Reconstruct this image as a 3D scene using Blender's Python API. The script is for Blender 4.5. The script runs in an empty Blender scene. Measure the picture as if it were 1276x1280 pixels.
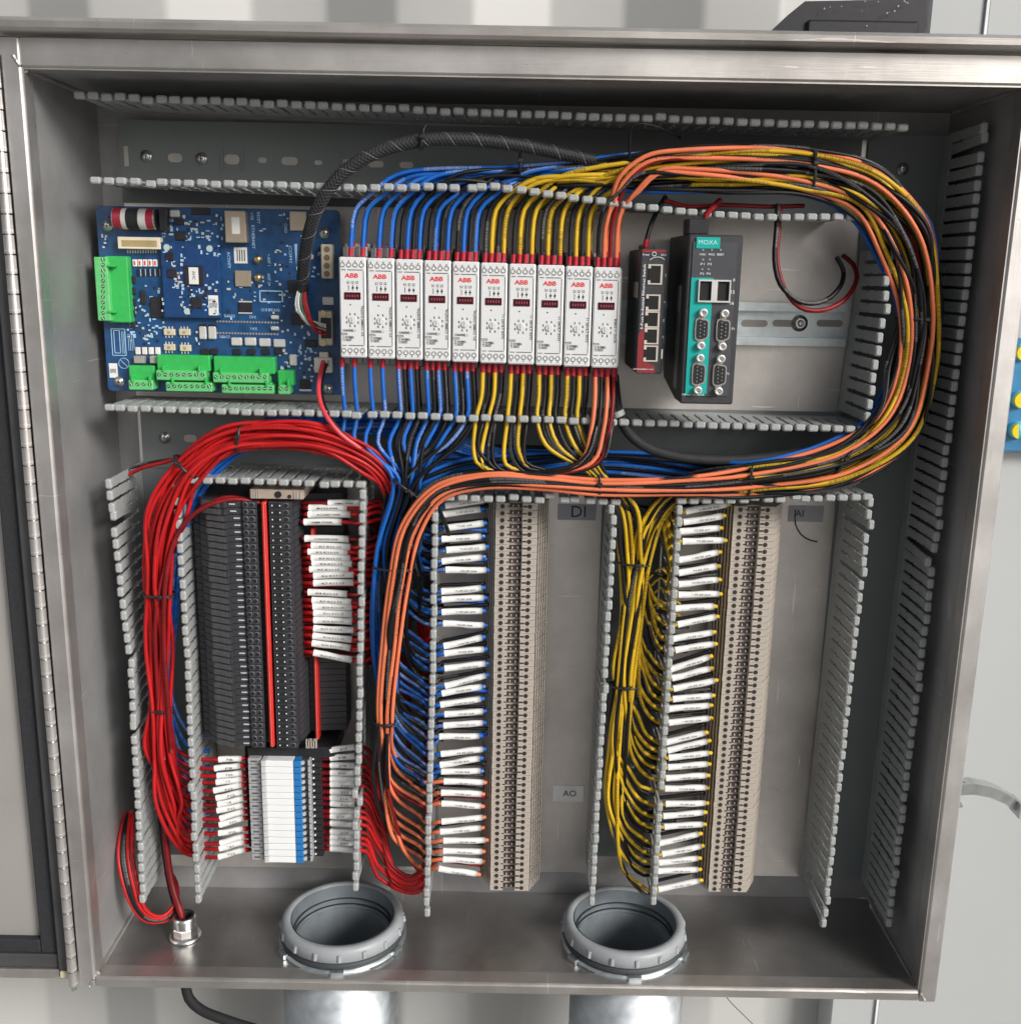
import bpy, math, random
import numpy as np
from mathutils import Vector, Matrix
random.seed(7)
sc = bpy.context.scene
COL = sc.collection
# ------------------------------------------------------------------ camera
F_PX = 1319.576
CAM = np.array([-0.0065075816, -0.849854369, 0.251245119])
_a, _b, _c = -0.227308935, -0.0182552807, -0.00161535876
def _rot(a, b, c):
    ca, sa, cb, sb, cc, sn = math.cos(a), math.sin(a), math.cos(b), math.sin(b), math.cos(c), math.sin(c)
    X = np.array([[1, 0, 0], [0, ca, -sa], [0, sa, ca]])
    Y = np.array([[cb, 0, sb], [0, 1, 0], [-sb, 0, cb]])
    Z = np.array([[cc, -sn, 0], [sn, cc, 0], [0, 0, 1]])
    return Z @ X @ Y
CR = _rot(_a, _b, _c)
cd = bpy.data.cameras.new('camera')
cam = bpy.data.objects.new('camera', cd)
COL.objects.link(cam)
M4 = Matrix.Identity(4)
for i in range(3):
    M4[i][0] = CR[i, 0]; M4[i][1] = CR[i, 2]; M4[i][2] = -CR[i, 1]; M4[i][3] = CAM[i]
cam.matrix_world = M4
cd.sensor_fit = 'HORIZONTAL'; cd.sensor_width = 36
cd.lens = F_PX / 1276 * 36
cd.clip_start = 0.02; cd.clip_end = 200
sc.camera = cam
# ------------------------------------------------------------------ sky, sun, exposure
SUN_EL, SUN_AZ = math.radians(27), math.radians(133)
w = bpy.data.worlds.new('World'); sc.world = w; w.use_nodes = True
nt = w.node_tree; bg = nt.nodes['Background']
sky = nt.nodes.new('ShaderNodeTexSky'); sky.sky_type = 'NISHITA'; sky.sun_disc = False
sky.sun_elevation = SUN_EL; sky.sun_rotation = SUN_AZ; sky.dust_density = 4.0; sky.air_density = 1.0
hs = nt.nodes.new('ShaderNodeHueSaturation'); hs.inputs['Saturation'].default_value = 0.3
nt.links.new(sky.outputs[0], hs.inputs['Color']); nt.links.new(hs.outputs[0], bg.inputs[0])
bg.inputs[1].default_value = 0.05
sl = bpy.data.lights.new('sun', 'SUN'); sl.energy = 1.5; sl.angle = math.radians(18); sl.color = (1, .965, .92)
so = bpy.data.objects.new('sun', sl); COL.objects.link(so)
sd = Vector((math.sin(SUN_AZ) * math.cos(SUN_EL), math.cos(SUN_AZ) * math.cos(SUN_EL), math.sin(SUN_EL)))
so.rotation_euler = sd.to_track_quat('Z', 'Y').to_euler(); so.location = (2, -3, 3)
sc.view_settings.view_transform = 'Standard'; sc.view_settings.look = 'None'
sc.view_settings.exposure = 0.95; sc.view_settings.gamma = 1

# ------------------------------------------------------------------ pixel of the photograph + depth -> place
def Q(px, py, Y):
    d = CR @ np.array([px - 638, F_PX, 640 - py]); t = (Y - CAM[1]) / d[1]
    p = CAM + t * d
    return Vector(p.tolist())
def rect(x0, y0, x1, y1, Y):
    cx, cy = (x0 + x1) / 2, (y0 + y1) / 2
    return Q(x0, cy, Y).x, Q(x1, cy, Y).x, Q(cx, y1, Y).z, Q(cx, y0, Y).z   # xa, xb, za, zb

# ------------------------------------------------------------------ materials
MATS = {}
def mat(name, col, rough=.5, metal=0., var=.08, vs=60., bump=0., bs=400., stretch=(1, 1, 1), rv=.0, spec=.5, coat=0., trans=0.):
    if name in MATS: return MATS[name]
    m = bpy.data.materials.new(name); m.use_nodes = True; n = m.node_tree.nodes; l = m.node_tree.links
    b = n['Principled BSDF']
    b.inputs['Metallic'].default_value = metal; b.inputs['Roughness'].default_value = rough
    b.inputs['Specular IOR Level'].default_value = spec
    b.inputs['Coat Weight'].default_value = coat; b.inputs['Transmission Weight'].default_value = trans
    tc = n.new('ShaderNodeTexCoord'); mp = n.new('ShaderNodeMapping'); mp.inputs['Scale'].default_value = stretch
    l.new(tc.outputs['Object'], mp.inputs[0])
    no = n.new('ShaderNodeTexNoise'); no.inputs['Scale'].default_value = vs; no.inputs['Detail'].default_value = 6
    l.new(mp.outputs[0], no.inputs['Vector'])
    cr = n.new('ShaderNodeValToRGB')
    cr.color_ramp.elements[0].position = .3; cr.color_ramp.elements[1].position = .7
    cr.color_ramp.elements[0].color = [c * (1 - var) for c in col] + [1]
    cr.color_ramp.elements[1].color = [min(1, c * (1 + var)) for c in col] + [1]
    l.new(no.outputs[0], cr.inputs[0]); l.new(cr.outputs[0], b.inputs['Base Color'])
    if rv:
        mr = n.new('ShaderNodeMapRange'); mr.inputs[1].default_value = .3; mr.inputs[2].default_value = .7
        mr.inputs[3].default_value = max(.02, rough - rv); mr.inputs[4].default_value = min(1, rough + rv)
        l.new(no.outputs[0], mr.inputs[0]); l.new(mr.outputs[0], b.inputs['Roughness'])
    if bump:
        n2 = n.new('ShaderNodeTexNoise'); n2.inputs['Scale'].default_value = bs; n2.inputs['Detail'].default_value = 4
        l.new(mp.outputs[0], n2.inputs['Vector'])
        bu = n.new('ShaderNodeBump'); bu.inputs['Strength'].default_value = bump; bu.inputs['Distance'].default_value = .001
        l.new(n2.outputs[0], bu.inputs['Height']); l.new(bu.outputs[0], b.inputs['Normal'])
    MATS[name] = m
    return m
def steel(name, col, rough, stretch, smudge=.14, metal=.88):
    """brushed stainless: fine drawn lines, broad smudges, a few stains and scratches"""
    m = bpy.data.materials.new(name); m.use_nodes = True; n = m.node_tree.nodes; l = m.node_tree.links
    b = n['Principled BSDF']; b.inputs['Metallic'].default_value = metal
    tc = n.new('ShaderNodeTexCoord'); mp = n.new('ShaderNodeMapping'); mp.inputs['Scale'].default_value = stretch
    l.new(tc.outputs['Object'], mp.inputs[0])
    fine = n.new('ShaderNodeTexNoise'); fine.inputs['Scale'].default_value = 900; fine.inputs['Detail'].default_value = 3
    l.new(mp.outputs[0], fine.inputs['Vector'])
    big = n.new('ShaderNodeTexNoise'); big.inputs['Scale'].default_value = 9; big.inputs['Detail'].default_value = 8; big.inputs['Roughness'].default_value = .65
    l.new(tc.outputs['Object'], big.inputs['Vector'])
    cr = n.new('ShaderNodeValToRGB'); cr.color_ramp.elements[0].position = .3; cr.color_ramp.elements[1].position = .68
    cr.color_ramp.elements[0].color = (col[0] * .66, col[1] * .65, col[2] * .64, 1)
    cr.color_ramp.elements[1].color = (*col, 1)
    l.new(big.outputs[0], cr.inputs[0])
    # scratches: very long thin streaks in two directions; specks of dirt
    col_out = cr.outputs[0]
    for rot, sc_, lo, tgt in (((.3, .2, .55), (2, 2, 46), .712, 1.18), ((1.1, .4, -.7), (50, 3, 2), .722, 1.16), ((0, 0, 0), (70, 70, 70), .735, .35)):
        mp2 = n.new('ShaderNodeMapping'); mp2.inputs['Rotation'].default_value = rot; mp2.inputs['Scale'].default_value = sc_
        l.new(tc.outputs['Object'], mp2.inputs[0])
        ns = n.new('ShaderNodeTexNoise'); ns.inputs['Scale'].default_value = 5; ns.inputs['Detail'].default_value = 5; l.new(mp2.outputs[0], ns.inputs['Vector'])
        r2 = n.new('ShaderNodeValToRGB'); r2.color_ramp.elements[0].position = lo - .012; r2.color_ramp.elements[1].position = lo; l.new(ns.outputs[0], r2.inputs[0])
        mx_ = n.new('ShaderNodeMix'); mx_.data_type = 'RGBA'; mx_.blend_type = 'MIX'
        mx_.inputs['B'].default_value = (min(1, col[0] * tgt), min(1, col[1] * tgt), min(1, col[2] * tgt), 1)
        l.new(r2.outputs[0], mx_.inputs['Factor']); l.new(col_out, mx_.inputs['A']); col_out = mx_.outputs['Result']
    l.new(col_out, b.inputs['Base Color'])
    ad = n.new('ShaderNodeMath'); ad.operation = 'MULTIPLY_ADD'; ad.inputs[1].default_value = .16; l.new(fine.outputs[0], ad.inputs[0])
    m2 = n.new('ShaderNodeMath'); m2.operation = 'MULTIPLY_ADD'; m2.inputs[1].default_value = smudge * 2; m2.inputs[2].default_value = rough - smudge - .08
    l.new(big.outputs[0], m2.inputs[0]); l.new(m2.outputs[0], ad.inputs[2]); l.new(ad.outputs[0], b.inputs['Roughness'])
    bu = n.new('ShaderNodeBump'); bu.inputs['Strength'].default_value = .12; bu.inputs['Distance'].default_value = .0006
    l.new(fine.outputs[0], bu.inputs['Height']); l.new(bu.outputs[0], b.inputs['Normal'])
    MATS[name] = m
    return m
ST_H = steel('stainless_brushed_across', (.66, .635, .615), .40, (.03, 1, 1))
ST_V = steel('stainless_brushed_upright', (.74, .72, .71), .42, (1, 1, .03))
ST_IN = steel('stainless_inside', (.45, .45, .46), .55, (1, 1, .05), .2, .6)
ST_FL = steel('stainless_floor', (.50, .49, .48), .34, (.05, 1, 1), .1, .88)
GALV = steel('galvanised_panel', (.79, .755, .73), .42, (1, 1, .1), .16, .85)
ZINC = mat('zinc_plated_steel', (.60, .66, .68), .44, 1., .1, 120, .05, 600, rv=.08)
SPANG = mat('galvanised_conduit', (.60, .64, .67), .50, .9, .13, 70, .08, 200, rv=.07)
CHROME = mat('screw_steel', (.7, .7, .68), .28, 1., .05)
GOLDISH = mat('gilt_bolt', (.62, .5, .3), .35, 1., .1)
DUCT = mat('grey_duct_plastic', (.33, .345, .345), .52, 0, .07, 40, .03, 300)
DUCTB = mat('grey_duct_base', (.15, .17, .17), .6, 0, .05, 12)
BLK = mat('black_plastic', (.016, .017, .02), .42, 0, .2, 150, .05, 500)
BLKR = mat('black_rubber', (.014, .014, .016), .75, 0, .25, 90, .1, 300)
DGR = mat('charcoal_plastic', (.038, .040, .046), .45, 0, .15, 200)
RLY = mat('relay_grey_black', (.045, .047, .052), .5, 0, .25, 260)
BEIGE = mat('beige_terminal_plastic', (.44, .395, .345), .5, 0, .10, 90)
BEIGE2 = mat('tan_terminal_plastic', (.36, .29, .24), .5, 0, .1, 90)
WHT = mat('relay_white_plastic', (.68, .69, .70), .38, 0, .025, 40)
SHLD = mat('grey_terminal_shoulder', (.33, .33, .33), .45, 0, .12, 200)
PAPER = mat('white_sleeve', (.72, .72, .71), .42, 0, .04, 120)
INK = mat('black_ink', (.03, .03, .035), .7)
GREY_INK = mat('grey_ink', (.12, .12, .125), .7)
REDINK = mat('red_ink', (.72, .04, .05), .6)
WINK = mat('white_ink', (.75, .77, .8), .6)
LBINK = mat('pale_blue_silkscreen', (.35, .55, .75), .6)
HOLE = mat('dark_hollow', (.008, .008, .009), .8)
TEAL = mat('teal_print', (.0, .36, .33), .4, 0, .04)
SWRED = mat('dark_red_print', (.24, .025, .03), .4, 0, .06)
LED = mat('dark_red_window', (.06, .006, .012), .2, 0, .1)
GRN = mat('green_terminal_plastic', (.035, .42, .09), .4, 0, .07, 200)
GRN2 = mat('pale_green_terminal_plastic', (.12, .50, .17), .4, 0, .08, 200)
PCBM = mat('blue_circuit_board', (.010, .062, .175), .36, 0, .25, 140, coat=.3)
PCB2 = mat('blue_daughter_board', (.008, .046, .155), .36, 0, .2, 190, coat=.3)
CREAM = mat('cream_plastic', (.66, .58, .40), .5, 0, .06)
TAN = mat('tan_shield_metal', (.55, .46, .36), .38, .7, .06)
CHIP = mat('chip_black', (.02, .018, .024), .4, 0, .2)
CAPW = mat('capacitor_silver', (.58, .58, .56), .4, .2, .06)
def wire_mat(name, col, ink, rough=.46):
    m = mat(name, col, rough, 0, .16, 22, .10, 260, spec=.32, rv=.1); n = m.node_tree.nodes; l = m.node_tree.links; b = n['Principled BSDF']
    old = b.inputs['Base Color'].links[0].from_socket
    al = n.new('ShaderNodeAttribute'); al.attribute_name = 'along'; ar = n.new('ShaderNodeAttribute'); ar.attribute_name = 'around'
    def mth(op, a, c=None):
        k = n.new('ShaderNodeMath'); k.operation = op
        l.new(a, k.inputs[0])
        if c is not None:
            if isinstance(c, (int, float)): k.inputs[1].default_value = c
            else: l.new(c, k.inputs[1])
        return k.outputs[0]
    no = n.new('ShaderNodeTexNoise'); no.noise_dimensions = '1D'; no.inputs['Scale'].default_value = 1400; no.inputs['Detail'].default_value = 0
    l.new(al.outputs['Fac'], no.inputs['W'])
    ticks = mth('GREATER_THAN', no.outputs[0], .5); run = mth('LESS_THAN', mth('MODULO', al.outputs['Fac'], .083), .047)
    side = mth('LESS_THAN', ar.outputs['Fac'], .16)
    mask = mth('MULTIPLY', mth('MULTIPLY', ticks, run), side)
    mx = n.new('ShaderNodeMix'); mx.data_type = 'RGBA'; mx.inputs['B'].default_value = (*ink, 1)
    l.new(mth('MULTIPLY', mask, .75), mx.inputs['Factor']); l.new(old, mx.inputs['A']); l.new(mx.outputs['Result'], b.inputs['Base Color'])
    return m
BLUEW = wire_mat('blue_wire_insulation', (.010, .115, .47), (.35, .4, .5))
YELW = wire_mat('yellow_wire_insulation', (.60, .385, .018), (.03, .02, .01))
ORGW = wire_mat('orange_wire_insulation', (.72, .185, .085), (.03, .02, .01))
REDW = wire_mat('red_wire_insulation', (.45, .010, .012), (.12, .005, .005))
DREDW = wire_mat('dark_red_wire_insulation', (.21, .007, .010), (.05, .005, .005))
BLKW = wire_mat('black_wire_insulation', (.007, .007, .009), (.17, .17, .17))
WHTW = mat('white_wire_insulation', (.6, .6, .58), .4)
GRNW = mat('green_wire_insulation', (.02, .13, .08), .4)
GREYW = mat('grey_wire_insulation', (.32, .32, .31), .4)
FERR = mat('red_ferrule_sleeve', (.42, .012, .03), .42, 0, .15, 80)
WALLP = mat('container_wall_paint', (.42, .42, .41), .5, 0, .05, 3, .05, 120, rv=.1)
WALLG = mat('container_post_paint', (.44, .455, .46), .5, 0, .04, 3, .05, 120)
HUBG = mat('grey_hub_plastic', (.31, .33, .35), .42, 0, .06, 60, .04, 300)
BLUECARD = mat('blue_blister_plastic', (.05, .22, .42), .2, 0, .25, 25, coat=.5)
YELP = mat('yellow_plastic', (.75, .58, .02), .3)
CYAN = mat('cyan_plastic', (.05, .45, .65), .2, coat=.5)
FUSEW = mat('white_fuse_marker', (.80, .81, .82), .42, 0, .02)
FUSEG = mat('clear_grey_plastic', (.36, .37, .38), .28, 0, .2, 300)
FUSEB = mat('blue_fuse_lever', (.02, .17, .45), .4, 0, .15, 200)
GASK = mat('foam_gasket', (.022, .023, .027), .85, 0, .2, 300, .2, 700)
GROUND = mat('concrete_ground', (.30, .29, .275), .85, 0, .15, 2)
DOORP = mat('door_grey_liner', (.40, .385, .37), .5, .3, .08, 8)
DOORE = mat('door_dark_return', (.10, .10, .105), .5, .5, .2, 20)
BUSR = mat('red_bus_bar', (.62, .03, .025), .35, 0, .06)

# ------------------------------------------------------------------ mesh building
ORG = {}
class MB:
    def __init__(s): s.v = []; s.f = []; s.m = []; s.s = []
    def _add(s, vs, fs, mi=0, sm=False):
        o = len(s.v); s.v += [tuple(v) for v in vs]
        for f in fs: s.f.append(tuple(i + o for i in f)); s.m.append(mi); s.s.append(sm)
        return s
    def box(s, x0, x1, y0, y1, z0, z1, mi=0):
        if x0 > x1: x0, x1 = x1, x0
        if y0 > y1: y0, y1 = y1, y0
        if z0 > z1: z0, z1 = z1, z0
        v = [(x, y, z) for x in (x0, x1) for y in (y0, y1) for z in (z0, z1)]
        return s._add(v, [(0, 1, 3, 2), (4, 6, 7, 5), (0, 4, 5, 1), (2, 3, 7, 6), (0, 2, 6, 4), (1, 5, 7, 3)], mi)
    def cbox(s, x0, x1, y0, y1, z0, z1, c=.0006, mi=0):
        """box with the front (-Y) rim chamfered and the four long edges cut"""
        if x0 > x1: x0, x1 = x1, x0
        if y0 > y1: y0, y1 = y1, y0
        if z0 > z1: z0, z1 = z1, z0
        c = min(c, (x1 - x0) * .4, (z1 - z0) * .4, (y1 - y0) * .4)
        def ring(y, e, k):
            X0, X1, Z0, Z1 = x0 + e, x1 - e, z0 + e, z1 - e
            return [(X0 + k, y, Z0), (X1 - k, y, Z0), (X1, y, Z0 + k), (X1, y, Z1 - k), (X1 - k, y, Z1), (X0 + k, y, Z1), (X0, y, Z1 - k), (X0, y, Z0 + k)]
        v = ring(y1, 0, c) + ring(y0 + c, 0, c) + ring(y0, c, c * .6)
        f = [tuple(range(8))[::1], tuple(range(23, 15, -1))]
        f = [(0, 1, 2, 3, 4, 5, 6, 7), (23, 22, 21, 20, 19, 18, 17, 16)]
        for a in (0, 8):
            for i in range(8):
                j = (i + 1) % 8; f.append((a + j, a + i, a + 8 + i, a + 8 + j))
        return s._add(v, f, mi)
    def prism(s, poly, z0, z1, mi=0):
        """polygon in X-Y, extruded in Z"""
        n = len(poly)
        v = [(x, y, z0) for x, y in poly] + [(x, y, z1) for x, y in poly]
        f = [tuple(range(n)), tuple(range(2 * n - 1, n - 1, -1))] + [(i, n + i, n + (i + 1) % n, (i + 1) % n) for i in range(n)]
        return s._add(v, f, mi)
    def slab(s, poly, y0, y1, mi=0):
        """polygon in X-Z, extruded in Y"""
        n = len(poly)
        v = [(x, y0, z) for x, z in poly] + [(x, y1, z) for x, z in poly]
        f = [tuple(range(n)), tuple(range(2 * n - 1, n - 1, -1))] + [(i, n + i, n + (i + 1) % n, (i + 1) % n) for i in range(n)]
        return s._add(v, f, mi)
    def rod(s, p, q, r, n=12, mi=0, r2=None, cap=True, sm=True):
        p, q = Vector(p), Vector(q); d = (q - p).normalized()
        u = d.orthogonal().normalized(); w_ = d.cross(u); r2 = r if r2 is None else r2
        v = []
        for c, rr in ((p, r), (q, r2)):
            for i in range(n):
                a = 2 * math.pi * i / n; v.append(c + (u * math.cos(a) + w_ * math.sin(a)) * rr)
        s._add(v, [(i, (i + 1) % n, n + (i + 1) % n, n + i) for i in range(n)], mi, sm)
        if cap: s._add(v, [tuple(range(n))[::-1], tuple(range(n, 2 * n))], mi, False)
        return s
    def lathe(s, c, prof, n=40, mi=0, ax='z', sm=True, notch=None):
        """profile of (radius, height) turned round an axis through c"""
        v = []
        for i in range(n):
            a = 2 * math.pi * i / n
            for r, h in prof:
                if ax == 'z': v.append((c[0] + r * math.cos(a), c[1] + r * math.sin(a), c[2] + h))
                elif ax == 'y': v.append((c[0] + r * math.cos(a), c[1] + h, c[2] + r * math.sin(a)))
                else: v.append((c[0] + h, c[1] + r * math.cos(a), c[2] + r * math.sin(a)))
        k = len(prof)
        f = [(i * k + j, ((i + 1) % n) * k + j, ((i + 1) % n) * k + j + 1, i * k + j + 1) for i in range(n) for j in range(k - 1)]
        return s._add(v, f, mi, sm)
    def tube(s, pts, r, n=8, mi=0, flat=1., cap=True):
        P = np.array([tuple(p) for p in pts], float); N = len(P)
        T = np.gradient(P, axis=0); T /= np.linalg.norm(T, axis=1)[:, None] + 1e-12
        u = np.array([0, 1., 0]); 
        if abs(T[0] @ u) > .9: u = np.array([1., 0, 0])
        U = np.zeros_like(P)
        for i in range(N):
            u = u - T[i] * (u @ T[i]); u /= np.linalg.norm(u) + 1e-12; U[i] = u
        W = np.cross(T, U)
        rr = np.full(N, r) if np.isscalar(r) else np.array(r)
        a = np.linspace(0, 2 * np.pi, n, endpoint=False)
        V = P[:, None] + rr[:, None, None] * (np.cos(a)[None, :, None] * U[:, None] * flat + np.sin(a)[None, :, None] * W[:, None])
        f = [(i * n + j, i * n + (j + 1) % n, (i + 1) * n + (j + 1) % n, (i + 1) * n + j) for i in range(N - 1) for j in range(n)]
        s._add(V.reshape(-1, 3).tolist(), f, mi, True)
        if cap:
            o = len(s.v) - N * n
            s.f.append(tuple(range(o, o + n))); s.m.append(mi); s.s.append(False)
            s.f.append(tuple(range(o + N * n - 1, o + (N - 1) * n - 1, -1))); s.m.append(mi); s.s.append(False)
        return s
    def mesh(s, name, mats, o=(0, 0, 0)):
        me = bpy.data.meshes.new(name)
        ox, oy, oz = o
        me.from_pydata([(a - ox, b - oy, c - oz) for a, b, c in s.v], [], s.f)
        for m in (mats if isinstance(mats, (list, tuple)) else [mats]): me.materials.append(m)
        me.polygons.foreach_set('material_index', s.m); me.polygons.foreach_set('use_smooth', s.s)
        me.validate(); me.update()
        return me
    def build(s, name, mats, parent=None, o=None):
        if o is None: o = ORG[parent.name] if parent else Vector(np.mean(np.array(s.v), axis=0).tolist())
        return put(s.mesh(name, mats, o), name, parent, o)
def put(me, name, parent, o, rot=None):
    ob = bpy.data.objects.new(name, me); COL.objects.link(ob)
    o = Vector(o)
    if parent: ob.parent = parent; ob.location = o - ORG[parent.name]
    else: ob.location = o
    if rot: ob.rotation_euler = rot
    ORG[ob.name] = o
    return ob
def thing(name, label, cat, o, group=None):
    e = bpy.data.objects.new(name, None); COL.objects.link(e); e.empty_display_size = .01
    e.location = o; ORG[e.name] = Vector(o)
    return tag(e, label, cat, group)
def tag(o, label, cat, group=None):
    o['label'] = label; o['category'] = cat
    if group: o['group'] = group
    return o
def stuff(o): o['kind'] = 'stuff'; return o
TXT = {}
def text_mesh(s, mt):
    k = (s, mt.name)
    if k not in TXT:
        c = bpy.data.curves.new('lettering', 'FONT'); c.body = s; c.size = 1; c.align_x = 'CENTER'; c.align_y = 'CENTER'; c.resolution_u = 3 if len(s) < 5 else 1; c.extrude = .004; c.offset = .022 if s == 'ABB' else (.012 if len(s) > 4 else 0)
        ob = bpy.data.objects.new('lettering', c); COL.objects.link(ob)
        bpy.context.view_layer.update()
        dg = bpy.context.evaluated_depsgraph_get()
        me = bpy.data.meshes.new_from_object(ob.evaluated_get(dg)); me.materials.clear(); me.materials.append(mt); me.name = 'lettering'
        bpy.data.objects.remove(ob); bpy.data.curves.remove(c)
        ww = max(v.co.x for v in me.vertices) - min(v.co.x for v in me.vertices)
        TXT[k] = (me, ww)
    return TXT[k]
def text(s, o, width, mt, parent, ang=0., h=None, name='lettering', bold=1.):
    """flat print facing -Y, 'width' metres long, turned by ang in the face plane"""
    me, ww = text_mesh(s, mt)
    ob = bpy.data.objects.new(name, me); COL.objects.link(ob)
    sx = width / ww; sy = sx if h is None else h / .72
    ob.scale = (sx, sy, min(sx, sy)); ob.rotation_euler = (math.pi / 2, -ang, 0)
    ob.parent = parent; ob.location = Vector(o) - ORG[parent.name]
    return ob

# ================================================================== setting
g = MB(); g._add([(-30, -30, -1.5), (30, -30, -1.5), (30, 30, -1.5), (-30, 30, -1.5)], [(0, 1, 2, 3)])
g.build('ground', GROUND)['kind'] = 'structure'
# corrugated container wall: outer flat, slope, inner flat, slope
WY, WD, PER = .175, .034, 0
xs = [Q(p, 20, WY).x for p in (208, 592)]
PER = xs[1] - xs[0]; q4 = PER / 4
pl = []
x = xs[0] - PER * 5
XEND = Q(1158, 20, WY).x
k = 0
yy = WY
while x < XEND - q4 * .5:
    pl.append((x, [WY, WY + WD, WY + WD, WY][k % 4])); x += q4 * (1.0); k += 1
pl.append((XEND, pl[-1][1]))
wv = MB()
n = len(pl)
pf_ = [pl[0]]
for i in range(1, len(pl) - 1):        # rolled corners
    p0_, p1_, p2_ = Vector(pl[i - 1]), Vector(pl[i]), Vector(pl[i + 1]); e0, e1 = (p0_ - p1_).normalized() * .005, (p2_ - p1_).normalized() * .005
    for t_ in (0, .25, .5, .75, 1): q_ = (p1_ + e0) * (1 - t_) ** 2 + p1_ * 2 * t_ * (1 - t_) + (p1_ + e1) * t_ ** 2; pf_.append((q_.x, q_.y))
pl = pf_ + [pl[-1]]; n = len(pl)
v = []
for z in (-1.5, 1.6):
    v += [(a, b, z) for a, b in pl]
wv._add(v, [(i, i + 1, n + i + 1, n + i) for i in range(n - 1)], 0, True)
wl = wv.build('container_wall', WALLP); tag(wl, 'pale grey corrugated metal wall behind the open cabinet', 'wall')
# flat post right of the corrugation, two sheets with an open seam
pw = thing('container_post', 'flat pale grey metal panels right of the corrugated wall', 'wall', (XEND + .1, WY, 0))
sx = Q(1232, 20, WY - .004).x
a = MB(); a.cbox(XEND + .001, sx - .0004, WY - .004, WY + .04, -1.5, 1.6, .002); a.build('panel', WALLG, pw)
a = MB(); a.cbox(sx + .0004, sx + .9, WY - .006, WY + .04, -1.5, 1.6, .002); a.build('panel', WALLG, pw)
a = MB(); a.box(sx - .0012, sx + .0012, WY - .0068, WY + .04, -1.5, 1.6); a.build('seam', WINK, pw)

# ================================================================== enclosure
HX, HZ, D = .38, .3925, .1473
enc = thing('steel_enclosure', 'open stainless steel wall cabinet holding ducts, wiring and relays', 'cabinet', (0, D, -HZ))
t = .002
MB().box(-HX - t, HX + t, D, D + t, -HZ - t, HZ + t).build('back_wall', ST_IN, enc)
MB().box(-HX - t, -HX, .001, D - .0005, -HZ - t, HZ + t).build('side_wall', ST_IN, enc)
MB().box(HX, HX + t, .001, D - .0005, -HZ - t, HZ + t).build('side_wall', ST_IN, enc)
MB().box(-HX + .0003, HX - .0003, .001, D - .0005, HZ, HZ + t).build('top_wall', ST_IN, enc)
HUBS = [Q(427, 1150, .062).x, Q(781, 1160, .062).x]; HR = .0492
fl = MB(); mx = sum(HUBS) / 2
for xa_, xb_, hx_ in ((-HX + .0003, mx, HUBS[0]), (mx, HX - .0003, HUBS[1])):
    ya_, yb_ = .001, D - .0005; yc_ = .069; n = 64; top = []; 
    for zz in (-HZ, -HZ - t):
        for k in range(n):
            th = 2 * math.pi * k / n; c_, s_ = math.cos(th), math.sin(th)
            m_ = min(((xb_ - hx_) / c_ if c_ > 0 else (xa_ - hx_) / c_) if abs(c_) > 1e-6 else 9, ((yb_ - yc_) / s_ if s_ > 0 else (ya_ - yc_) / s_) if abs(s_) > 1e-6 else 9)
            top += [(hx_ + c_ * HR, yc_ + s_ * HR, zz), (hx_ + c_ * m_, yc_ + s_ * m_, zz)]
    o = 2 * n
    fl._add(top, [(2 * k, 2 * ((k + 1) % n), 2 * ((k + 1) % n) + 1, 2 * k + 1) for k in range(n)] + [(o + 2 * k, o + 2 * k + 1, o + 2 * ((k + 1) % n) + 1, o + 2 * ((k + 1) % n)) for k in range(n)])
    for k in range(n):
        j = (k + 1) % n; a_, b_ = Vector(top[2 * k + 1]), Vector(top[2 * j + 1])
        if abs(a_.x - b_.x) > 1e-6 and abs(a_.y - b_.y) > 1e-6:   # fill the corner of the sheet
            cxx = xa_ if a_.x + b_.x < 2 * hx_ else xb_; cyy = ya_ if a_.y + b_.y < 2 * yc_ else yb_
            fl._add([a_, b_, (cxx, cyy, -HZ)], [(0, 1, 2)])
fl.build('bottom_wall', ST_FL, enc)
# front flange: four folded strips, with the inner return lip behind each
def flange(x0, x1, z0, z1, mt, ridge=None):
    a = MB().cbox(x0, x1, -.0015, .012, z0, z1, .0012)
    return a.build('flange', mt, enc)
flange(-HX - .0145, -HX, -HZ - .009, HZ + .0215, ST_V); flange(HX, HX + .0155, -HZ - .0105, HZ + .0215, ST_V)
flange(-HX + .0002, HX - .0002, HZ, HZ + .0215, ST_H); flange(-HX + .0002, HX - .0002, -HZ - .0095, -HZ, ST_H)
for x0, x1, z0, z1 in ((-HX, -HX + .0015, -HZ, HZ), (HX - .0015, HX, -HZ, HZ)):
    MB().box(x0, x1, .0005, .016, z0, z1).build('return_lip', ST_V, enc)
for z0, z1 in ((HZ - .0015, HZ), (-HZ, -HZ + .0015)):
    MB().box(-HX + .0016, HX - .0016, .0005, .016, z0, z1).build('return_lip', ST_H, enc)
# drip hood over the top flange, a folded channel
hz = HZ + .0222
a = MB(); a.prism([(0, 0), (1, 0), (1, 1)], 0, 0) if False else None
prof = [(.010, hz + .0005), (-.012, hz + .001), (-.015, hz + .003), (-.0155, hz + .0075), (-.012, hz + .0105), (.03, hz + .0115), (.03, hz + .0095), (-.010, hz + .0085), (-.0125, hz + .004), (.010, hz + .0028)]
v = []
for x in (-.62, .62): v += [(x, y, z) for y, z in prof]
n = len(prof)
a._add(v, [tuple(range(n)), tuple(range(2 * n - 1, n - 1, -1))] + [(i, n + i, n + (i + 1) % n, (i + 1) % n) for i in range(n)])
a.build('drip_hood', ST_H, enc)
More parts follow.
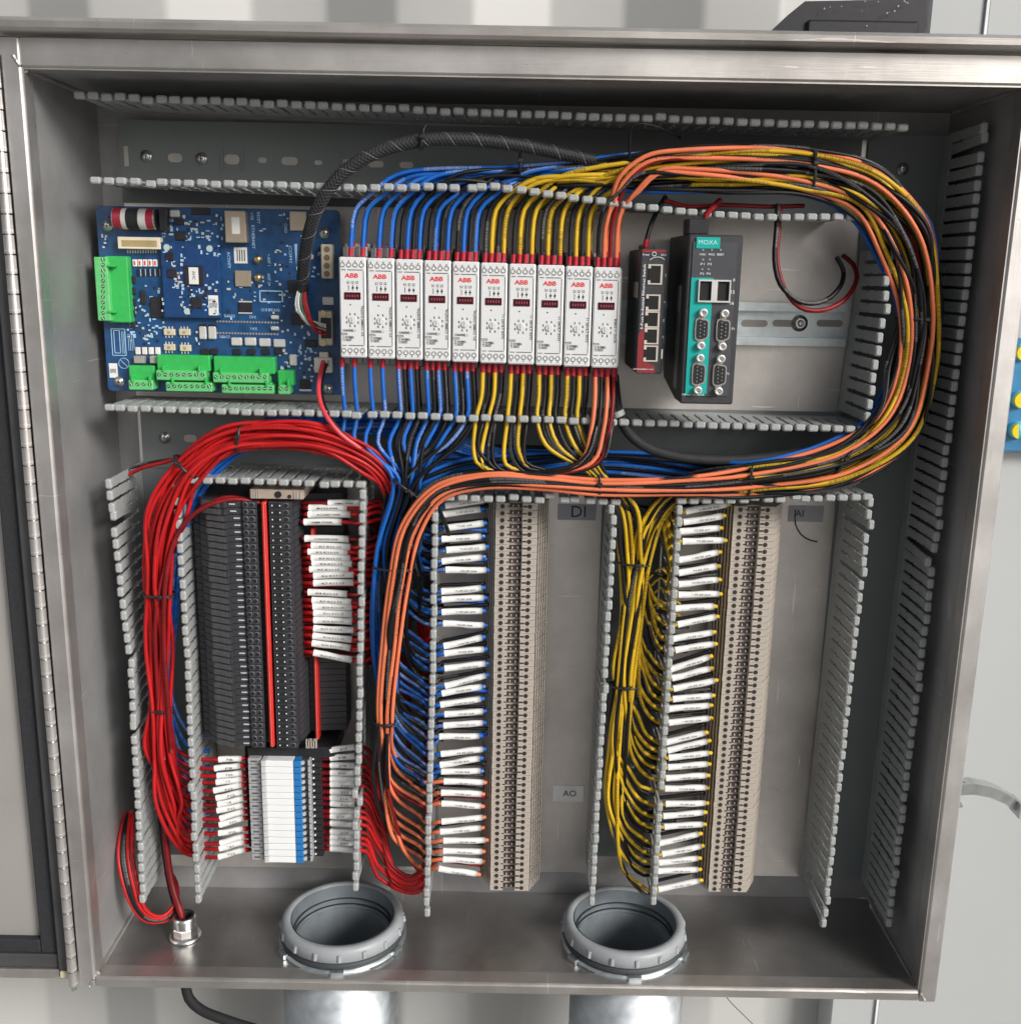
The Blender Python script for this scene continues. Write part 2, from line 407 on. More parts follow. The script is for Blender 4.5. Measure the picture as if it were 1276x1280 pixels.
# weld beads and smeared corners
for (x, z) in ((-HX, HZ), (HX, HZ), (-HX, -HZ), (HX, -HZ)):
    a = MB(); s1 = 1 if x > 0 else -1; s2 = 1 if z > 0 else -1; pts = []
    for i in range(9):
        pts.append((x + s1 * .0012 * i * .5, -.0016 - random.uniform(0, .0004), z + s2 * .0018 * i * .55))
    a.tube(pts, [.0008 + .0006 * random.random() for _ in pts], 6)
    pts = [(x - s1 * .0015, .004 + .016 * i, z - s2 * .0015) for i in range(9)]
    a.tube(pts, [.0016 + .0008 * random.random() for _ in pts], 6)
    a.build('weld_bead', ST_V, enc)
# piano hinge on the left
HXL = -HX - .0145 - .0045
kp = .0152
kn = MB().rod((0, 0, -kp * .46), (0, 0, kp * .46), .0042, 12).mesh('hinge_knuckle', ST_V)
nk = int((2 * HZ + .02) / kp)
for i in range(nk):
    put(kn, 'hinge_knuckle', enc, (HXL + random.uniform(-.0001, .0001), -.003, -HZ - .002 + kp * (i + .2)))
MB().rod((HXL, -.003, -HZ - .011), (HXL, -.003, HZ + .012), .0025, 10).build('hinge_pin', CHROME, enc)
# the door, swung wide open about the hinge
door_o = Vector((HXL - .004, .003, -HZ))
dr = put(MB().cbox(-.012, 0, 0, .028, -.004, 2 * HZ + .012, .0015).mesh('door', DOORE), 'door', enc, door_o)
ORG[dr.name] = door_o
def dpart(name, mt, x0, x1, y0, y1, z0, z1, c=.001):
    ob = MB().cbox(x0, x1, y0, y1, z0, z1, c).mesh(name, mt)
    return put(ob, name, dr, door_o)
dpart('door_sheet', DOORP, -.80, -.0125, .014, .018, .022, 2 * HZ + .012)
dpart('gasket', GASK, -.029, -.0127, .006, .0135, .018, 2 * HZ)
dpart('gasket', GASK, -.78, -.0295, .006, .0135, .018, .031)
dpart('door_edge', DOORE, -.78, -.0127, .004, .028, .004, .0175)
dpart('door_lip', ST_H, -.78, .002, .001, .030, -.006, .0036)
dpart('corner_plug', CREAM, -.010, -.001, -.002, .0035, -.003, .004)
# draw latch on the right outside
a = MB()
pts = [Q(px, py, .03) for px, py in ((1196, 983), (1215, 982), (1235, 986), (1252, 993), (1268, 1003))]
v = []
for p_ in pts:
    v += [(p_.x, .024, p_.z + .0045), (p_.x, .037, p_.z + .0045), (p_.x, .024, p_.z - .006), (p_.x, .037, p_.z - .006)]
fs = []
for i in range(4):
    b0 = i * 4
    fs += [(b0, b0 + 4, b0 + 5, b0 + 1), (b0 + 2, b0 + 3, b0 + 7, b0 + 6), (b0, b0 + 2, b0 + 6, b0 + 4), (b0 + 1, b0 + 5, b0 + 7, b0 + 3)]
fs += [(0, 1, 3, 2), (16, 18, 19, 17)]
a._add(v, fs)
e = pts[-1]; a.cbox(e.x - .001, e.x + .002, .018, .037, e.z - .010, e.z + .0045, .0004)
LZ = mat('latch_zinc', (.50, .53, .52), .38, .85, .2, 60, rv=.1)
lt = a.build('latch', LZ, enc)
e = pts[0]; a = MB().cbox(HX + .0035, e.x + .003, .02, .042, e.z + .008, e.z + .011, .0004).cbox(HX + .0035, e.x + .003, .02, .042, e.z - .016, e.z - .013, .0004)
a.rod((e.x - .001, .03, e.z - .02), (e.x - .001, .03, e.z + .014), .0022, 8).build('latch_bracket', LZ, lt)

# ================================================================== mounting panel
PY = .130
pan = thing('equipment_backplate', 'flat galvanised panel screwed inside the cabinet, carrying all devices', 'backplate', (0, PY, -.358))
MB().cbox(-.3554, .3700, PY, PY + .0025, -.358, .3715, .0008).build('sheet', GALV, pan)
for x, z in ((-.33, .35), (.33, .35), (-.33, -.34), (.33, -.34), (0, -.345)):
    MB().rod((x, PY + .003, z), (x, D - .0005, z), .006, 10).build('standoff', ZINC, pan)
for s_, px, py, wd in (('DI', 721, 640, 48), ('AO', 710, 992, 38), ('AI', 1007, 642, 44)):
    xa, xb, za, zb = rect(px - wd / 2, py - 10, px + wd / 2, py + 10, PY)
    lb = MB().box(xa, xb, PY - .0006, PY - .0001, za, zb).build('paper_label', mat('label_paper_' + s_, {'AO': (.90, .90, .90), 'DI': (.33, .35, .40), 'AI': (.36, .37, .40)}[s_], .4), pan)
    c = Q(px + (2 if s_ != 'AI' else -8), py, PY)
    text(s_, (c.x, PY - .0009, c.z), .0135 if s_ != 'AI' else .008, INK, lb)

# ================================================================== cable ducts
TIPY = .045
def finger_mesh(seed):
    rnd = random.Random(seed)
    a = MB(); W = .0082; th = .0015
    # slat from the duct base to the tip: length along Y, width along X, thickness along Z
    y1, y0 = PY - .016, TIPY + .006
    for (ya, yb, wd) in ((y1, y0 + .042, W), (y0 + .042, y0 + .037, W * .72), (y0 + .037, y0 + .020, W), (y0 + .020, y0 + .016, W * .8), (y0 + .016, y0, W)):
        a.box(-wd / 2, wd / 2, yb, ya, -th / 2, th / 2)
    # rounded hooked tip
    a.cbox(-W / 2 - .0002, W / 2 + .0002, TIPY, y0 + .0002, -.0030, .0026, .0012)
    # set the origin at the duct base so a bent finger hinges there
    a.v = [(x, y - PY, z) for x, y, z in a.v]
    return a.mesh('duct_finger', DUCT)
FM = finger_mesh(1)
def pxl(p, Y=TIPY): q = Q(p[0], p[1], Y); return (q.x, q.z)
def duct(label, rows, bases, o=None):
    """rows: (start px, end px, count or None, side) of finger tips; bases: plates (x0,x1,z0,z1)"""
    p0 = bases[0]
    root = thing('cable_duct', label, 'cable duct', ((p0[0] + p0[1]) / 2, PY, (p0[2] + p0[3]) / 2), 'grey slotted cable ducts')
    for (x0, x1, z0, z1) in bases:
        MB().box(x0, x1, PY - .0028, PY - .0006, z0, z1).build('duct_base', DUCTB, root)
    for r in rows:
        ps = [pxl(p) for p in r[0]]; vert = abs(ps[-1][1] - ps[0][1]) > abs(ps[-1][0] - ps[0][0])
        L = math.dist(ps[0], ps[-1]); n = max(2, round(L / .01085)); skip = r[1] if len(r) > 1 else ()
        seg = [0]
        for i in range(len(ps) - 1): seg.append(seg[-1] + math.dist(ps[i], ps[i + 1]))
        w0, w1 = ps[0], ps[-1]
        # low solid part of the side wall
        a = MB()
        if vert: a.slab([(w0[0] - .0009, w0[1] + .004), (w0[0] + .0009, w0[1] + .004), (w1[0] + .0009, w1[1] - .004), (w1[0] - .0009, w1[1] - .004)], PY - .019, PY - .003)
        else: a.slab([(w0[0] - .004, w0[1] + .0009), (w1[0] + .004, w1[1] + .0009), (w1[0] + .004, w1[1] - .0009), (w0[0] - .004, w0[1] - .0009)], PY - .019, PY - .003)
        a.build('duct_side_wall', DUCT, root)
        for i in range(n + 1):
            d = seg[-1] * i / n
            for j in range(len(seg) - 1):
                if d <= seg[j + 1] + 1e-9: break
            tt = (d - seg[j]) / (seg[j + 1] - seg[j])
            x = ps[j][0] + (ps[j + 1][0] - ps[j][0]) * tt; z = ps[j][1] + (ps[j + 1][1] - ps[j][1]) * tt
            if any(a0 < i / n < a1 for a0, a1 in skip) or (0 < i < n and random.random() < .006): continue
            # the foot stands on the straight wall, the tip where the row wanders to
            f = d / seg[-1]; bx = w0[0] + (w1[0] - w0[0]) * f; bz = w0[1] + (w1[1] - w0[1]) * f
            Lf = PY - TIPY
            bend = .0005 if random.random() > .06 else .0035
            dx = x - bx + random.gauss(0, bend * .6); dz = z - bz + random.gauss(0, bend * .6)
            ax, az = dz / Lf, -dx / Lf        # small rotations about X and Z
            rot = Matrix.Rotation(az, 3, 'Z') @ Matrix.Rotation(-(-ax), 3, 'X')
            if vert: rot = rot @ Matrix.Rotation(math.pi / 2, 3, 'Y')
            ob = put(FM, 'duct_finger', root, (bx, PY, bz)); ob.rotation_euler = rot.to_euler()
    return root
top_up = [(98, 118), (600, 135), (1130, 158)]
top_lo = [(118, 225), (300, 238), (450, 248), (620, 266), (700, 262), (830, 256), (950, 258), (1065, 270)]
d_top = duct('grey slotted duct running along the top edge of the panel', [(top_up,), (top_lo,)],
             [(-.355, .298, .302, .3715)])
d_right = duct('tall dark grey slotted duct down the right edge, outer fingers in shade',
               [([(1232, 160), (1185, 540), (1112, 1155)],), ([(1116, 318), (1085, 522)],), ([(1088, 628), (1030, 1155)],)],
               [(.3035, .3695, -.357, .371)])
d_mid = duct('grey slotted duct crossing the panel below the circuit board and relays',
             [([(133, 510), (600, 525), (1095, 538)],), ([(226, 600), (450, 606)],), ([(545, 622), (770, 627)],), ([(852, 627), (1085, 622)],)],
             [(-.351, .3030, .062, .126)])
d_left = duct('grey slotted duct at the left holding the bundle of red wires',
              [([(135, 605), (147, 850), (178, 1125)],), ([(220, 612), (230, 850), (247, 1125)],)], [(-.353, -.2955, -.343, .0615)])
d_cen = duct('grey slotted duct with blue and orange wires between the terminal strips',
             [([(453, 618), (447, 900), (444, 1110)],), ([(544, 632), (538, 860), (533, 1142)],)], [(-.143, -.073, -.352, .0615)])
d_yel = duct('grey slotted duct with yellow wires between the two beige terminal strips',
             [([(768, 636), (755, 860), (740, 1128)],), ([(850, 638), (835, 860), (817, 1128)],)], [(.082, .139, -.336, .0615)])
# slots and screws showing in the duct bases
def stadium(xc, zc, w_, h_, n=8):
    r = h_ / 2; o = []
    for sgn in (1, -1):
        for i in range(n + 1):
            a_ = -math.pi / 2 + math.pi * i / n
            o.append((xc + sgn * (w_ / 2 - r + r * math.cos(a_)), zc + sgn * r * math.sin(a_)))
    return o
SLOT = mat('bare_metal_in_slot', (.42, .40, .37), .5, .6, .1)
def slot(px, py, wpx, hpx, root):
    c = Q(px, py, PY - .003); s_ = .001 * .76
    MB().slab(stadium(c.x, c.z, wpx * s_, hpx * s_), PY - .0034, PY - .0029).build('slot', SLOT, root)
def screw(c, r, root, name='screw', mt=CHROME, dome=.002):
    a = MB().lathe(c, [(r * 1.5, 0), (r * 1.5, -.0006), (r * 1.02, -.0008), (r, -.001), (r * .85, -dome), (r * .4, -dome * 1.2), (0, -dome * 1.2)], 16, ax='y')
    a.box(c[0] - r * .6, c[0] + r * .6, c[1] - dome * 1.25, c[1] - dome, c[2] - r * .1, c[2] + r * .1, 1)
    a.box(c[0] - r * .1, c[0] + r * .1, c[1] - dome * 1.26, c[1] - dome, c[2] - r * .6, c[2] + r * .6, 1)
    return a.build(name, [mt, HOLE], root)
for px, py, w_, h_ in ((219, 197, 17, 10), (290, 199, 18, 11), (328, 200, 10, 6), (362, 201, 19, 9), (398, 203, 9, 5), (435, 204, 18, 9), (470, 205, 18, 7), (508, 206, 16, 7)):
    slot(px, py, w_, h_, d_top)
for px, py in ((158, 195),): 
    c = Q(px, py, PY - .003); MB().box(c.x - .002, c.x + .002, PY - .0034, PY - .0029, c.z - .0085, c.z + .0085).build('slot', SLOT, d_top)
for px, py in ((277, 199), (303, 199), (427, 203), (590, 208)):
    c = Q(px, py, PY - .003); MB().box(c.x - .0012, c.x + .0012, PY - .0038, PY - .0029, c.z - .0095, c.z + .0095).build('slot_rim', DUCTB, d_top)
for px, py in ((183, 195), (252, 198), (1128, 211)):
    q_ = Q(px, py, PY - .003); screw((q_.x, PY - .003, q_.z), .0036, d_top)
slot(238, 548, 16, 9, d_mid); q_ = Q(206, 547, PY - .003); screw((q_.x, PY - .003, q_.z), .0036, d_mid)
slot(905, 1090, 16, 8, d_yel)
for px, py in ((795, 880), (790, 960)): q_ = Q(px, py, PY - .003); screw((q_.x, PY - .003, q_.z), .003, d_yel)

# ================================================================== DIN rails
def rail_h(z, x0, x1, label):
    r = thing('mounting_rail', label, 'rail', ((x0 + x1) / 2, PY, z), 'zinc mounting rails')
    h = .0195
    a = MB().box(x0, x1, PY - .0016, PY - .0006, z - h * .62, z + h * .62)
    a.box(x0, x1, PY - .0085, PY - .0016, z + h * .60, z + h * .66); a.box(x0, x1, PY - .0085, PY - .0016, z - h * .66, z - h * .60)
    a.box(x0, x1, PY - .0095, PY - .0085, z + h * .60, z + h * .98); a.box(x0, x1, PY - .0095, PY - .0085, z - h * .98, z - h * .60)
    a.build('rail_body', ZINC, r)
    return r
zr = Q(990, 405, PY).z
rl = rail_h(zr, -.158, .2965, 'zinc mounting rail showing to the right of the black serial server')
for px in (943, 982, 1037):
    c = Q(px, 404, PY - .002); MB().slab(stadium(c.x, c.z, .024, .0062), PY - .0021, PY - .0017).build('slot', mat('slot_shadow', (.30, .28, .26), .5, .4), rl)
c = Q(1000, 404, PY - .004)
MB().lathe((c.x, PY - .0018, c.z), [(.0075, 0), (.0075, -.0008), (.0052, -.001), (.0052, -.0045), (.0026, -.0045), (.0026, -.002), (0, -.002)], 18, ax='y').build('bolt', [CHROME], rl)
def rail_v(x, z0, z1, label):
    r = thing('mounting_rail', label, 'rail', (x, PY, z0), 'zinc mounting rails'); h = .0195
    a = MB().box(x - h * .62, x + h * .62, PY - .0016, PY - .0006, z0, z1)
    for s_ in (-1, 1):
        a.box(x + s_ * h * .60, x + s_ * h * .66, PY - .0085, PY - .0016, z0, z1); a.box(x + s_ * h * .60, x + s_ * h * .98, PY - .0095, PY - .0085, z0, z1)
    a.build('rail_body', ZINC, r)
rail_v(Q(372, 1075, PY - .009).x, -.345, .050, 'upright zinc rail poking out below the blue and white fuse terminals')
rail_v(Q(640, 860, PY - .009).x, -.350, .050, 'upright zinc rail hidden under the beige strip beside the label AO')
rail_v(Q(926, 860, PY - .009).x, -.350, .050, 'upright zinc rail hidden under the right hand beige strip')

# ================================================================== ten white relays
FY = .045
SHR = {}
def relay(i, label):
    x0 = 424 + 35.15 * i; y0 = 321 + 1.42 * i; y1 = y0 + 126
    xa, xb, za, zb = rect(x0, y0, x0 + 34.6, y1, FY)
    cx = (Q(x0, (y0 + y1) / 2 , FY).x + Q(x0 + 34.6, (y0 + y1) / 2, FY).x) / 2
    hw = .0112; xa, xb = cx - hw, cx + hw - .0002
    r = thing('control_relay', label, 'relay', (cx, PY - .01, (za + zb) / 2), 'white relays in a row above the middle duct')
    MB().cbox(xa, xb, FY, FY + .030, za, zb, .0011).build('front_cover', WHT, r)
    MB().cbox(xa + .0004, xb - .0004, FY + .0305, PY - .0105, za - .0085, zb + .0115, .001).build('housing', SHLD, r)
    # terminal shoulders, wire funnels and screws
    a = MB(); s_ = MB(); 
    step = (xb - xa) / 4.25
    for k in range(4):
        xc = xa + step * (k + .62)
        for zz, sg in ((zb, 1), (za, -1)):
            key = 'sh%d' % sg
            if key not in SHR:
                a = MB().cbox(-.0024, .0024, FY + .017, FY + .030, sg * .0004, sg * (.0085 if sg > 0 else .0065), .0006); SHR[key] = a.mesh('terminal_shoulder', SHLD)
                s_ = MB().lathe((0, FY - .0003, -sg * .0062), [(.0021, .0002), (.0021, -.0002), (.0016, -.0003), (.0012, .0005), (0, .0005)], 12, ax='y')
                s_.box(-.0004, .0004, FY - .0007, FY - .0001, -sg * .0037, -sg * .0028); SHR[key + 's'] = s_.mesh('clamp_screw', mat('screw_grey', (.36, .36, .355), .4, .3))
            put(SHR[key], 'terminal_shoulder', r, (xc, 0, zz)); put(SHR[key + 's'], 'clamp_screw', r, (xc, 0, zz))
    ln = MB()
    for zz in (zb - .0103, za + .0103):
        ln.box(xa + .002, xa + .0055, FY - .0003, FY, zz - .0003, zz + .0003); ln.box(xa + .0072, xb - .0024, FY - .0003, FY, zz - .0003, zz + .0003)
    ln.box(xb - .0021, xb - .0017, FY - .0003, FY, za + .011, zb - .011)
    ln.build('cover_groove', GREY_INK, r)
    def P(px, py): return Vector((cx + (px - 17.3) * .000645, FY, zb - py * (zb - za) / 126))
    q_ = P(16, 23); text('ABB', (q_.x, FY - .0003, q_.z), .0112, REDINK, r, h=.0036)
    for tx, px, py, wd in (('S1', 12, 31.5, .0022), ('S2', 17.5, 31.5, .0022), ('S3', 23, 31.5, .0022)):
        q_ = P(px, py); text(tx, (q_.x, FY - .0003, q_.z), wd, INK, r, h=.0023)
    sy = MB()
    for px in (12, 17.5, 23):
        q_ = P(px, 38); sy.box(q_.x - .00018, q_.x + .00018, FY - .0003, FY, q_.z - .0022, q_.z + .0022)
        if px > 12: sy.slab([(q_.x - .0011, q_.z), (q_.x, q_.z + .0012), (q_.x + .0011, q_.z), (q_.x, q_.z - .0012)], FY - .0003, FY)
    q_ = P(14, 59); sy.rod((q_.x, FY, q_.z), (q_.x, FY - .0003, q_.z), .0006, 8)
    sy.build('symbol', INK, r)
    xa2, xb2 = P(6.3, 0).x, P(27.4, 0).x; zt, zbm = P(0, 43.5).z, P(0, 52.5).z
    wn = MB().cbox(xa2, xb2, FY - .0008, FY - .0001, zbm, zt, .0005).build('status_window', LED, r)
    dd = MB()
    for k in range(5):
        xx = xa2 + (xb2 - xa2) * (.18 + .16 * k); zz = (zt + zbm) / 2
        dd.box(xx - .0003, xx + .0003, FY - .0010, FY - .0008, zz - .0009, zz + .0009)
    dd.build('status_mark', mat('mark_rose', (.45, .10, .14), .4), wn)
    q_ = P(16.3, 78)
    kb = MB().rod((q_.x, FY + .001, q_.z), (q_.x, FY - .0011, q_.z), .0030, 18, r2=.0027)
    aa = math.radians(25 + 17 * i); kb.box(q_.x - .0004, q_.x + .0004, FY - .0016, FY - .0011, q_.z - .0024, q_.z + .0024)
    kb.build('dial', mat('dial_ivory', (.60, .60, .58), .4), r)
    dg = MB()
    for k in range(8):
        th = math.radians(90 - k * 45 + 22); R_ = .0052
        dx, dz = math.cos(th) * R_, math.sin(th) * R_
        dg.box(q_.x + dx - .00035, q_.x + dx + .00035, FY - .0003, FY, q_.z + dz - .0008, q_.z + dz + .0008)
        dg.box(q_.x + dx - .00035, q_.x + dx + .0007, FY - .0003, FY, q_.z + dz - .0009, q_.z + dz - .0006)
    dg.build('dial_number', INK, r)
    lines = [('CHANNEL 1', 8.5, 91.5, .0108)] if i < 5 else []
    lines += [('MODE', 5.5, 96, .0055), ('T1 NORMAL', 10.8, 100, .0098), ('T2 RESET', 9.3, 103.5, .0078)]
    for tx, px, py, wd in lines:
        q_ = P(px + (3.5 if len(tx) == 9 and tx[0] == 'C' else 0), py); text(tx, (q_.x, FY - .0003, q_.z), wd, INK, r, h=.0021)
    q_ = P(29.3, 79); vt = 'I/O COMMS DIGITAL' if i < 5 else ('11 SAULT INTS' if i < 9 else 'ENERG +1 CNCTR')
    text(vt, (q_.x, FY - .0003, q_.z), .025 if i < 5 else .020, INK, r, ang=math.pi / 2 if i < 5 else -math.pi / 2, h=.0019)
    if i == 9:
        MB().box(xb, xb + .0012, FY + .004, PY - .011, za + .002, zb - .002).build('side_plate', WHT, r)
    return cx, za, zb
ORDN = ['first', 'second', 'third', 'fourth', 'fifth', 'sixth', 'seventh', 'eighth', 'ninth', 'tenth']
RX = []
for i in range(10):
    wc = 'blue' if i < 5 else ('yellow' if i < 9 else 'orange')
    RX.append(relay(i, '%s white relay from the left in the row of ten, fed by %s wires' % (ORDN[i], wc)))

# ================================================================== ethernet switch (small, black and red)
def jack(root, x, z, w_, h_, Y, side='r'):
    j = MB()
    b = .0011
    j.box(x - w_ / 2, x + w_ / 2, Y - .0006, Y, z + h_ / 2 - b, z + h_ / 2); j.box(x - w_ / 2, x + w_ / 2, Y - .0006, Y, z - h_ / 2, z - h_ / 2 + b)
    j.box(x + w_ / 2 - b * 1.4, x + w_ / 2, Y - .0006, Y, z - h_ / 2 + b, z + h_ / 2 - b)
    j.box(x - w_ / 2, x - w_ / 2 + b * 2.0, Y - .0006, Y, z + h_ / 2 - b * 3, z + h_ / 2 - b); j.box(x - w_ / 2, x - w_ / 2 + b * 2.0, Y - .0006, Y, z - h_ / 2 + b, z - h_ / 2 + b * 3)
    jo = j.build('network_jack', mat('jack_frame', (.66, .60, .52), .35, .3), root)
    a = MB().box(x - w_ / 2 + b * 2, x + w_ / 2 - b * 1.4, Y - .0003, Y + .0, z - h_ / 2 + b, z + h_ / 2 - b)
    a.box(x - w_ / 2 + b * .2, x - w_ / 2 + b * 2, Y - .0003, Y, z - h_ / 2 + b * 3, z + h_ / 2 - b * 3)
    a.build('jack_opening', HOLE, jo)
SY = .030
r0 = rect(794, 311, 833, 467, SY)
sxa, sxb, sza, szb = Q(793.5, 389, SY).x + .003, Q(830, 389, SY).x, Q(805, 467, SY).z, Q(812, 311, SY).z
sw = thing('ethernet_switch', 'narrow black and dark red device with five network jacks', 'network switch', ((sxa + sxb) / 2, PY - .012, (sza + szb) / 2))
MB().cbox(sxa, sxb, SY, PY - .011, sza, szb, .001).build('case', DGR, sw)
MB().box(sxa + .0008, sxb - .0008, SY - .0004, SY - .0001, szb - .0026, szb - .0006).build('red_band', SWRED, sw)
MB().slab([(sxa + .0006, sza + .0006), (sxa + .0155, sza + .0006), (sxa + .0155, sza + .006), (sxa + .0085, sza + .010), (sxa + .006, sza + .040), (sxa + .0006, sza + .032)], SY - .0004, SY - .0001).build('red_corner', SWRED, sw)
MB().cbox(sxa + .004, sxb - .006, SY + .03, SY + .055, szb, szb + .004, .0006).build('power_plug', mat('olive_plug', (.12, .13, .11), .5), sw)
hs_ = (szb - sza) / 156
jx = (sxa + sxb) / 2 + .0012
def SP(px, py): return Vector(((px - 813) * .000645 + (sxa + sxb) / 2, SY, szb - (py - 311) * hs_))
jack(sw, jx + .0004, SP(0, 342).z, .0118, 26 * hs_ * .96, SY - .0004)
for py in (377, 398, 419, 441): jack(sw, jx - .0002, SP(0, py).z, .0118, 20.5 * hs_, SY - .0004)
text('5-Port Industrial Ethernet Switch', (sxa + .0032, SY - .0004, SP(0, 370).z), .052, WINK, sw, ang=math.pi / 2, h=.0022)
q_ = SP(803, 318); text('Power', (q_.x, SY - .0006, q_.z), .0055, WINK, sw, h=.0016)
q_ = SP(825, 318); text('NCA', (q_.x, SY - .0006, q_.z), .0045, WINK, sw, h=.0016)
q_ = SP(806, 461); text('www.antaira.com', (q_.x, SY - .0006, q_.z), .0165, WINK, sw, h=.0013)
a = MB(); q_ = SP(813, 317)
a.tube([(q_.x + .0016 * math.cos(t_), SY - .0005, q_.z + .0016 * math.sin(t_)) for t_ in np.linspace(0, 6.28, 14)], .0003, 5)
a.tube([(q_.x + .003 + .0075 * math.cos(t_), SY - .0004, q_.z - .0085 + .0062 * math.sin(t_)) for t_ in np.linspace(.7, 2.5, 12)], .0003, 5)
a.build('swirl_logo', WINK, sw)
for k, py in ((5, 343), (4, 376), (3, 399), (2, 420), (1, 442)):
    q_ = SP(829, py); text(str(k), (q_.x, SY - .0004, q_.z), .0011, WINK, sw)
MB().box(sxa - .0006, sxa, SY + .012, SY + .040, SP(0, 372).z, SP(0, 352).z).build('side_sticker', mat('sticker_cream', (.5, .44, .38), .5), sw)

# ================================================================== serial server (large, charcoal and teal)
MY = .015
mxa, mxb = Q(863, 300, MY).x, Q(932, 300, MY).x
mxa, mxb = (mxa + Q(848, 500, MY).x) / 2, (mxb + Q(913, 500, MY).x) / 2
mza, mzb = Q(880, 505, MY).z, Q(897, 293, MY).z
ms = thing('serial_server', 'large charcoal and teal device with two network jacks and four serial ports', 'serial server', ((mxa + mxb) / 2, PY - .012, (mza + mzb) / 2))
zb_ = mza
prof = [(mxa, 0), (mxb, 0)]
MB().cbox(mxa, mxb, MY, MY + .030, mza, mzb, .0012).build('face_frame', DGR, ms)
a = MB()
v = [(mxa + .0004, MY + .0302, mza), (mxb - .0004, MY + .0302, mza), (mxb - .0004, MY + .0302, mzb), (mxa + .0004, MY + .0302, mzb),
     (mxa + .0004, PY - .011, mza + .012), (mxb - .0004, PY - .011, mza + .012), (mxb - .0004, PY - .011, mzb), (mxa + .0004, PY - .011, mzb)]
a._add(v, [(0, 1, 2, 3), (7, 6, 5, 4), (0, 4, 5, 1), (1, 5, 6, 2), (2, 6, 7, 3), (3, 7, 4, 0)]).build('case', BLK, ms)
def MP(px, py):  # photo pixel on the face, face tilt taken out
    return Vector((Q(px, py, MY).x, MY, Q(px, py, MY).z))
fx0, fx1 = mxa + .0032, mxb - .0045
MB().cbox(fx0, fx1, MY - .0010, MY - .0001, mza + .0065, mzb - .0055, .0005).build('face_plate', mat('face_charcoal', (.05, .053, .062), .45, 0, .1), ms)
tx1 = fx0 + (fx1 - fx0) * .50
ztop = MP(885, 347).z; zl = mza + .0085
MB().box(fx0 + .0003, tx1, MY - .0014, MY - .0011, zl, ztop).build('teal_panel', TEAL, ms)
q0, q1 = MP(870, 296), MP(899, 311)
lg = MB().cbox(q0.x, q1.x, MY - .0018, MY - .0010, q1.z, q0.z, .0005).build('teal_badge', TEAL, ms)
q_ = MP(884, 303); text('MOXA', (q_.x, MY - .0021, q_.z), .0150, mat('pale_teal_ink', (.45, .85, .80), .5), lg, h=.0035)
for s_, px, py, wd in (('PWR1', 878, 318, .0048), ('PWR2', 889, 318, .0048), ('READY', 900, 318, .0056), ('P1', 878, 330, .003), ('P3', 886.5, 330, .003), ('P2', 877, 342, .003), ('P4', 885, 342, .003)):
    q_ = MP(px, py); text(s_, (q_.x, MY - .0013, q_.z), wd, WINK, ms, h=.0018)
    MB().rod((q_.x, MY - .001, q_.z + .0036), (q_.x, MY - .0015, q_.z + .0036), .0008, 8).build('indicator', GREYW, ms)
qa, qb = MP(872.5, 349), MP(911, 378)
jf = MB()
zc = (qa.z + qb.z) / 2; hh = qa.z - qb.z; ww = qb.x - qa.x; xc = (qa.x + qb.x) / 2
bb = .0013
jf.box(qa.x, qb.x, MY - .004, MY - .0015, qa.z - bb, qa.z); jf.box(qa.x, qb.x, MY - .004, MY - .0015, qb.z, qb.z + bb)
jf.box(qa.x, qa.x + bb * .8, MY - .004, MY - .0015, qb.z + bb, qa.z - bb); jf.box(qb.x - bb * .8, qb.x, MY - .004, MY - .0015, qb.z + bb, qa.z - bb)
jf.box(xc - .0024, xc + .0024, MY - .004, MY - .0015, qb.z + bb, qa.z - bb)
jo = jf.build('network_jack', mat('jack_silver', (.72, .71, .70), .3, .5), ms)
a = MB().box(qa.x + bb * .8, xc - .0024, MY - .0018, MY - .0015, qb.z + bb, qa.z - bb); a.box(xc + .0024, qb.x - bb * .8, MY - .0018, MY - .0015, qb.z + bb, qa.z - bb)
a.build('jack_opening', HOLE, jo)
for px, py in ((876.5, 411), (903, 412), (872.5, 467), (898.5, 468)):
    c = MP(px, py); X, Z = c.x, c.z
    sp = MB()
    def dshape(w_, h_, sc_=1):
        o = []
        for i in range(20):
            t_ = 2 * math.pi * i / 20; cx_, cz_ = math.cos(t_), math.sin(t_)
            o.append((X + w_ * (abs(cx_) ** .45) * (1 if cx_ > 0 else -1), Z + h_ * (abs(cz_) ** .35) * (1 if cz_ > 0 else -1) * (1 if cx_ < 0 else .88)))
        return o
    sp.slab(dshape(.0056, .0092), MY - .0030, MY - .0012)
    for s_ in (1, -1): sp.cbox(X - .0032, X + .0022, MY - .002, MY - .0012, Z + s_ * .0143 if s_ < 0 else Z + .0080, Z - .0080 if s_ < 0 else Z + .0143, .0004)
    so_ = sp.build('serial_port', mat('port_rim', (.46, .43, .41), .35, .7), ms)
    a = MB().slab(dshape(.0046, .0081), MY - .0034, MY - .0030); a.build('port_insert', BLK, so_)
    a = MB()
    for k in range(9):
        col_, row_ = (0, k) if k < 5 else (1, k - 5)
        xx = X - .0016 + .0033 * col_; zz = Z + .0058 - .0029 * row_ - (.0015 if col_ else 0)
        a.rod((xx, MY - .0034, zz), (xx, MY - .0044, zz), .0005, 6)
    a.build('pin', CHROME, so_)
    for s_ in (1, -1):
        a = MB().lathe((X + s_ * .0002, MY - .002, Z + s_ * .0131), [(.0034, 0), (.0034, -.0035), (.0018, -.0038), (.0015, -.001), (0, -.001)], 14, ax='y'); a.build('jack_screw', mat('jack_screw_silver', (.74, .73, .71), .3, .6), so_)
